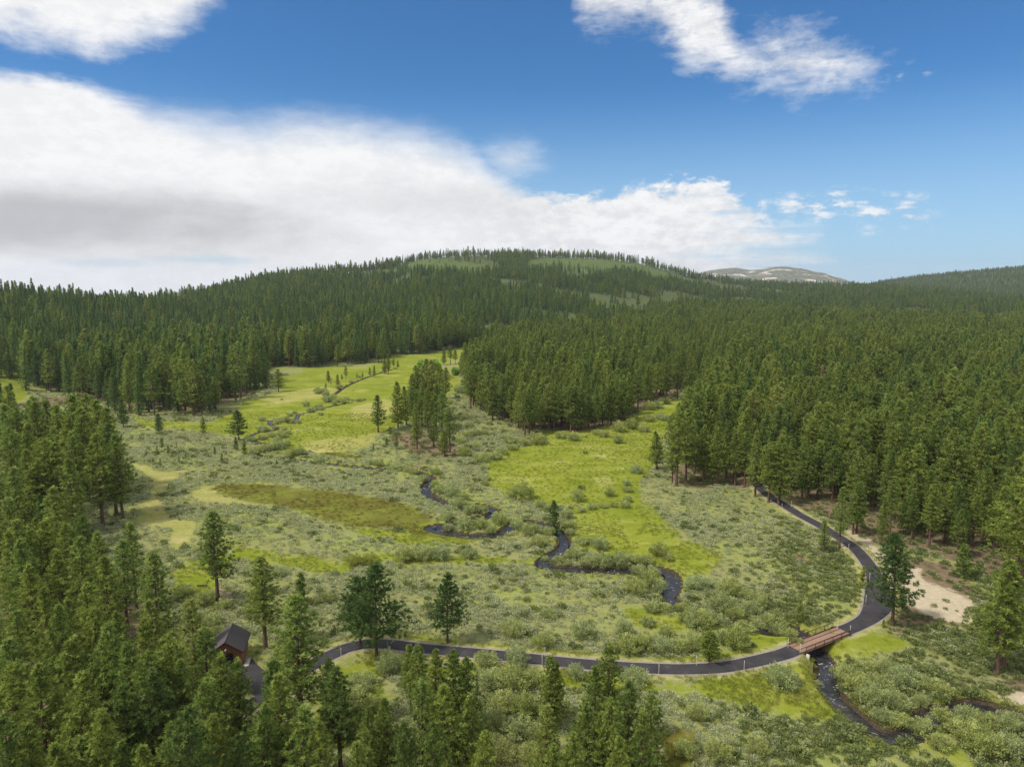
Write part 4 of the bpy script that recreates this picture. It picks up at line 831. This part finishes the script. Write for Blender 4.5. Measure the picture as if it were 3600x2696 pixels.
# ------------------------------------------------------------------ the rest of the forest as one mass
rest = [i for i in range(len(TREES)) if i not in set(chosen)]
rx, ry, rz_, rh = [list(a[rest]) for a in (tx, ty, tz, th)]
rk = [10 + g.integers(0, 2) if g.random() < .012 else (g.integers(0, 7) if (TREES[i]['kinds'] == 'p' or g.random() < .6) else 7 + g.integers(0, 3)) if not TREES[i]['kinds'] in 'boyjd' else g.integers(0, 7) for i in rest]
hx, hy, hh, hk = [], [], [], []
for r0, r1, s in ((380, 700, 6.0), (700, 1100, 6.6), (1100, 1700, 7.4), (1700, 2600, 9.0), (2600, 4080, 13.0)):
    for rr_ in np.arange(r0, r1, s):
        n = int(R(78) * rr_ / s); a = (np.arange(n) + g.uniform(-.5, .5, n)) / n * R(78) - R(39); q = rr_ + g.uniform(-.5, .5, n)*s; hx.append(q*np.sin(a)); hy.append(q*np.cos(a))
hx, hy = np.concatenate(hx), np.concatenate(hy); r_ = np.hypot(hx, hy); az_ = np.degrees(np.arctan2(hx, hy))
Vh, Rh = np.interp(az_, _saz, _sV), np.interp(az_, _saz, _sR)
k = (r_ > Vh + 55) & ((r_ < Rh + 60) | ((r_ > 2750) & (az_ > 20)))
csd = clear_sd(hx, hy) + (fbm(hx/40, hy/40, 3) - .5)*40
k &= (csd > 22) | (g.random(len(hx)) < .30) | (np.abs(r_ - Rh) < 30)
k &= (fbm(hx/80+9, hy/80, 3) > .385 + .15*g.random(len(hx)) + .05*smooth(900, 1500, r_)*(az_ < 16)) | (r_ > 2600) | ((az_ > 8) & (r_ < 1000)) | (az_ < -15) | (r_ < 850) | ((r_ > Rh - 30) & (g.random(len(hx)) < .7))
hx, hy, r_, az_, csd, Rh = hx[k], hy[k], r_[k], az_[k], csd[k], Rh[k]; hz = ground_z(hx, hy)
hh = np.clip(g.normal(14.5, 4.0, len(hx)), 6, 26) * np.where((csd < 22) & (np.abs(r_ - Rh) >= 30), g.uniform(.16, .42, len(csd)), 1) * np.where(r_ > 2600, .95, 1)
firry = np.clip(.72 - .9*smooth(6, 16, az_)*(1 - smooth(900, 1500, r_)), 0, 1); hk = np.where(g.random(len(hx)) < firry, 7 + g.integers(0, 3, len(hx)), g.integers(0, 7, len(hx)))
dead = g.random(len(hx)) < .014; hk = np.where(dead, 10 + g.integers(0, 2, len(hx)), hk)
ax = np.concatenate([rx, hx]); ay = np.concatenate([ry, hy]); azz = np.concatenate([rz_, hz]); ah = np.concatenate([rh, hh]); ak = np.concatenate([rk, hk])
protos = [joined(k_, 'forest_pine', MAT['pine']) for k_ in PINES] + [joined(k_, 'forest_fir', MAT['fir']) for k_ in FIRS] + [SNAG[0].trunk, joined(SNAG[1], 'forest_dead_pine', MAT['dead'])]
sv = (ah/16.0)[:, None] * np.stack([g.uniform(.9, 1.32, len(ah))]*2 + [np.ones(len(ah))], -1) * np.where(np.hypot(ax, ay) > 900, 1.12, 1.0)[:, None]
scatter('forest', np.stack([ax, ay, azz - .1], -1), sv, ak, protos, 'dense green conifer forest filling the valley sides and the wooded hills behind', 'forest')
print('TREES', len(TREES), 'forest instances', len(ax))

# ------------------------------------------------------------------ willow bushes, shrubs, aspens
WIL = [(875,1216,52),(915,1213,58),(952,1212,50),(765,1222,46),(800,1218,44),(1014,1208,40),(1184,1338,44),(1107,1378,63),(1261,1381,64),(1348,1371,44),(1174,1405,57),(1354,1418,66),(1387,1411,58),(1430,1414,58),(1465,1410,50),(840,1457,58),(780,1496,78),(1050,1445,60),(1115,1452,62),(1060,1490,70),(1110,1497,72),(1152,1490,60),(1244,1471,44),(1368,1490,72),
 (1080,1545,75),(1130,1552,70),(1060,1580,70),(1120,1600,80),(1160,1602,62),(1060,1632,72),(760,1532,66),(804,1542,66),(1010,1540,60),(1190,1560,60),(1090,1650,70),(1150,1650,70),(740,1590,60),
 (1128,1082,60),(1108,1078,34),(1247,1085,38),(1167,1099,30),(1183,1105,25),(1225,1121,35),(1231,1143,34),(1231,1157,26),(1256,1107,25),(1278,1101,25),(1303,1098,25),(1325,1096,22),(1350,1098,28),(1356,1085,24),(1317,1073,28),(1356,1064,24),
 (950,1068,34),(978,1076,40),(1000,1083,34),(992,1102,45),(1020,1112,40),(1040,1110,34),(966,1126,34),(994,1129,30),(969,1146,28),(1005,1143,44),(1039,1143,40),(1078,1134,42),(1062,1152,30),(1117,1143,34),(1145,1157,48),(1164,1181,44),(1186,1157,34),(1178,1207,22),
 (1259,1176,34),(1295,1187,44),(1278,1174,30),(1238,1207,44),(1207,1216,28),(1225,1219,26),(1273,1224,48),(1306,1226,48),(1340,1226,48),(1367,1218,40),(1395,1221,40),(1423,1204,44),(1445,1213,28),(1373,1284,58),(1402,1268,50),(1422,1276,38),(1378,1242,36),(1408,1246,40),
 (1470,1314,34),(1409,1324,40),(1436,1322,34),(1400,1354,38),(1440,1374,38),(1500,1360,50),(1480,1344,36),(1508,1275,58),(1575,1291,50),(1608,1295,44),(1495,1325,40),(1558,1325,64),(1625,1326,44),(1530,1345,40),(1518,1361,58),(1558,1351,44),(1608,1368,44),(1640,1350,36),(1661,1345,34),(1677,1358,40),(1706,1371,38),(1588,1407,70),(1495,1408,54),(1560,1392,44),(1722,1394,30),(1640,1315,40),(1588,1338,44),(1690,1345,30),
 (1688,1494,70),(1768,1464,22),(1820,1456,44),(1832,1474,54),(1872,1457,50),(1915,1462,50),(1852,1502,58),(1900,1497,58),(1950,1492,58),(1995,1497,54),(2030,1507,50),(1884,1532,58),(1930,1540,58),(1905,1563,46),(1945,1572,46),(1990,1528,38),(1995,1588,58),(2034,1566,44),(2090,1560,44),(2130,1582,54),(2080,1604,64),(2170,1592,54),(2120,1642,74),(2180,1642,60),(2190,1572,40),(2030,1625,50),
 (1505,1561,54),(1555,1652,68),(1640,1640,58),(1480,1640,50),(397,1291,44),(444,1312,46),(484,1318,40),(607,1245,36),(590,1250,26),(707,1305,44),(724,1244,20),(457,1356,44),(612,1420,40),(640,1330,30),(470,1372,34),(540,1330,30),(680,1310,30),(630,1300,28),
 (661,878,20),(693,898,14),(646,916,15),(626,900,15),(617,909,18),(632,916,15),(575,934,18),(595,927,18),(612,932,18),(586,945,25),(608,947,28),(568,949,20),(621,940,18),(586,974,32),(608,972,30),(619,965,22),(572,978,25),(644,987,34),(626,989,25),(600,960,24),(688,851,24),(704,858,20),(708,869,25),(730,869,25),(686,883,18),(746,871,16),(700,848,18),(720,862,18),(797,1003,20),(813,1005,20),(864,1014,25),(886,1018,24),(692,998,15),(740,1006,16),(840,1010,18),
 (1104,961,40),(1131,964,30),(1161,961,42),(1027,968,28),(1238,953,34),(1211,948,30),(1334,958,33),(1304,944,30),(1338,934,40),(1364,928,40),(1391,934,30),(1401,911,30),(1428,908,30),(1448,911,25),(1404,888,30),(1421,884,25),(1441,874,22),(1084,984,30),(1074,994,28),(1057,994,28),(1037,1001,32),(1107,974,28),(1047,1014,22),(1051,1038,22),(1048,1050,20),(1004,988,34),(1011,944,30),(1027,941,30),(1001,908,22),(987,924,25),(1047,941,22),(971,874,20),(991,851,28),(977,888,22),(1374,1024,30),(1354,1050,20),(995,960,26),(1015,925,24),(1290,940,26)]
_wr = random.Random(12); _i = 0
while _i < len(stream):
    q = stream[_i]; dq = math.hypot(*q); _i += 3
    if dq > 205 and _wr.random() < .75:
        q = q + np.array([_wr.choice((-1, 1))*_wr.uniform(1.2, 4.0), _wr.uniform(-2.5, 1.5)]); px, py = proj(np.array([q[0], q[1], 0])); WIL.append((float(px), float(py), _wr.uniform(2.4, 5.0)*FPX/dq))
def wil_region(px, py):
    if px < 735 and py > 1200: return 'around garage and brush pile'
    if py > 1425 and px < 1460: return 'below trail left of bridge'
    if py > 1425 and px < 1780: return 'below trail beside the bridge'
    if px >= 1780 and py > 1400: return 'thicket right of lower stream'
    if py > 1300 and px > 1040: return 'between trail and stream'
    if py > 1190: return 'along stream above trail'
    if py > 1050: return 'around stream loop and meadow'
    if px > 960: return 'below the central forest'
    return 'along far meadow creek'
reg = {}
for i, (px, py, wp) in enumerate(WIL): reg.setdefault(wil_region(px, py), []).append((i, px, -py))
wl = {}
for c, mem in reg.items(): wl.update(rows(mem, 'pale willow bush', c, 8))
for i, (px, py, wp) in enumerate(WIL):
    p = at(px, py); dist = math.hypot(p[0], p[1], CAMH); wm = wp*dist/FPX; p = p * (1 + .25*wm/dist); rr = random.Random(i); v = WILLOW[rr.randrange(5)]
    if 735 < px < 820 and 1200 < py < 1230: v = YELLOW
    s = wm / 4.0; o = obj('willow_bush', v[0]); o.location = (p[0], p[1], gz(*p)); o.rotation_euler = (0, 0, rr.uniform(0, 6.28)); o.scale = (s*rr.uniform(.92, 1.1), s*rr.uniform(.92, 1.1), s*rr.uniform(.85, 1.15))
    tag(o, wl[i], 'bush', 'willow bushes ' + wil_region(px, py))
    if dist < 175: obj('stem', v[1], o)
for px, py, hp, l_ in ((1066,744,27,'bright green aspen left of the pair above the central forest'),(1081,748,25,'bright green aspen right of the pair above the central forest'),(914,804,24,'bright yellow-green bush behind the mid-meadow grove'),(984,811,16,'low bright yellow-green bush right of the far grove'),(1019,794,18,'bright bush in front of the forest right of the far grove'),(940,800,22,'bright green bush beside the short dead trunk')):
    p = at(px, py); dist = math.hypot(p[0], p[1], CAMH); s = hp*dist/FPX / 3.0; v = ASPEN[px % 2]; o = obj('aspen_tree', v[0]); o.location = (p[0], p[1], gz(*p)); o.scale = (s, s, s); tag(o, l_, 'aspen', 'bright aspens by the far meadow'); obj('stem', v[1], o)

# brush pile and cut logs beside the slender pine
p = at(486, 1290); bp = MB(); rr = random.Random(4)
for k in range(150):
    a = rr.uniform(0, 6.28); q = Vector((p[0] + rr.gauss(0, 1.3), p[1] + rr.gauss(0, .8), gz(*p) + abs(rr.gauss(0, .45)))); d = Vector((math.cos(a), math.sin(a), rr.uniform(-.2, .35)))*rr.uniform(.6, 1.6); bp.tube([q-d*.5, q, q+d*.5], [.035, .03, .01], 4)
o = bp.build('brush_pile', MAT['grey_wood']); tag(o, 'tangled grey pile of cut branches at the foot of the slender pine', 'brush pile')
for px, py, L_, a, r0, l_ in ((479,1277,2.0,-.7,.28,'thick cut log lying by the brush pile, nearer the slender pine'),(493,1288,1.6,.9,.26,'short cut log lying at the right end of the brush pile'),(437,1266,1.9,.2,.22,'dark fallen log on green grass left of the slender pine')):
    p = at(px, py); m_ = MB(); d = Vector((math.cos(a), math.sin(a), 0)); q = Vector((p[0], p[1], gz(*p) + r0*.8)); m_.tube([q-d*L_*.5, q, q+d*L_*.5], [r0, r0*.95, r0*.86], 10); tag(m_.build('cut_log', MAT['bark'] if px < 470 else MAT['grey_wood']), l_, 'log', 'cut logs near the brush pile')

# ------------------------------------------------------------------ sagebrush, low shrubs and grass
g = np.random.default_rng(33)
def zones(x, y, jit=2.2):
    n = (fbm(x/6, y/6, 3) - .5)*7; return {k_: f(x, y) + n*(.35 if k_ == 'yellow' else 1) for k_, f in ZF.items()}
pts, scl, idx = [], [], []
for y0_, y1_, s in ((56, 130, .68), (130, 200, .84), (200, 320, 1.12), (320, 470, 1.8)):
    x, y = jitter(-.75*y1_-6, .75*y1_+6, y0_, y1_, s, g); k = in_view(x, y); x, y = x[k], y[k]; z_ = zones(x, y)
    open_ = (z_['meadow'] > .5) & (z_['yellow'] > .3) & (z_['olive'] > .4); dp = np.minimum(np.minimum(line_d(x, y, path_a), line_d(x, y, path_b)), line_d(x, y, drive)); ds = line_d(x, y, stream)
    dens_ = .86 - .55*smooth(.44, .64, fbm(x/11+5, y/11, 4)); floor_ = z_['forest_floor'] < 0; sand_ = z_['sand'] < 0
    dens_ = np.where(floor_, .16, dens_); dens_ = np.where(sand_, .035, dens_); dens_ = np.where(open_, dens_, .003)
    fm = np.minimum.reduce([poly_sd(x, y, q, 4.) for q in FOREST]) < -2; dens_ = np.where(fm, np.minimum(dens_, .12), dens_)
    k = (g.random(len(x)) < dens_) & (seg_dist(x, y, b0, b1) > 4) & (dp > 3.3) & (ds > 1.9) & (np.hypot(x-gc[0], y-gc[1]) > 4.2)
    x, y, floor_ = x[k], y[k], (floor_ | sand_ | fm)[k]; px_, py_ = proj(np.stack([x, y, np.zeros(len(x))], -1))
    east = smooth(1480, 1800, px_)*smooth(1080, 1250, py_) * .75; grn = floor_ | (g.random(len(x)) < np.maximum(.10, east))
    pts.append(np.stack([x, y, ground_z(x, y) - .03], -1)); scl.append(g.uniform(.55, 1.2, len(x)) * (s/.68)**.5 * np.where(grn & (g.random(len(x)) < .25), 1.6, 1)); idx.append(np.where(grn, 5 + g.integers(0, 2, len(x)), g.integers(0, 5, len(x))))
pts, scl, idx = np.concatenate(pts), np.concatenate(scl), np.concatenate(idx)
scl = scl[:, None]*np.stack([g.uniform(.85, 1.3, len(scl)), g.uniform(.85, 1.3, len(scl)), g.uniform(.75, 1.2, len(scl))], -1)
scatter('sagebrush', pts, scl, idx, [small_clump(200+i, [MAT['sage']], H=h_, Rr=q_) for i, (h_, q_) in enumerate([(.55,.5),(.65,.55),(.45,.6),(.7,.5),(.5,.45)])] + [small_clump(210+i, [MAT['green_shrub']], H=.6, Rr=.55, n=110) for i in range(2)], 'low grey-green sagebrush covering the open ground between meadow and trail', 'sagebrush')
gp = []
gi_ = []
for y0_, y1_, s in ((56, 112, .58), (112, 175, .9), (175, 330, 1.45)):
    x, y = jitter(-.75*y1_-6, .75*y1_+6, y0_, y1_, s, g); k = in_view(x, y); x, y = x[k], y[k]; z_ = zones(x, y); dp = np.minimum(np.minimum(line_d(x, y, path_a), line_d(x, y, path_b)), line_d(x, y, drive)); ds = line_d(x, y, stream)
    k = (((z_['meadow'] < 0) | (ds < 4) | (z_['olive'] < 0)) & (dp > 2.4) | ((dp > 2.0) & (dp < 3.6) & (g.random(len(x)) < .5))) & (ds > 1.5) & (g.random(len(x)) < .8) & (fbm(x/5+3, y/5, 3) > .40); gi_.append(np.where(z_['olive'][k] < 0, 3, 0)); gp.append(np.stack([x[k], y[k], ground_z(x[k], y[k])], -1))
gp = np.concatenate(gp); scatter('grass', gp, g.uniform(.6, 1.35, len(gp)), g.integers(0, 3, len(gp)) + np.concatenate(gi_), [small_clump(230+i, [MAT['grass'] if i < 3 else MAT['sedge']], H=.12, Rr=.5, n=46, L=.30, W=.04, upw=1.4) for i in range(6)], 'fresh green meadow grass around the stream, trail and bridge', 'grass')
print('sage', len(pts), 'grass', len(gp))

# ------------------------------------------------------------------ air
m, t, out = new_mat('haze'); pv = t.node('ShaderNodeVolumePrincipled'); pv.inputs['Color'].default_value = (.80, .88, 1, 1); pv.inputs['Density'].default_value = .00005; pv.inputs['Anisotropy'].default_value = .2
t.l.new(pv.outputs[0], out.inputs['Volume'])
hb = MB(); hb.box((0, 4500, -130), (22000, 11600, 760)); o = hb.build('haze', m); tag(o, 'thin pale blue air haze in front of the far mountains', 'haze', kind='stuff')
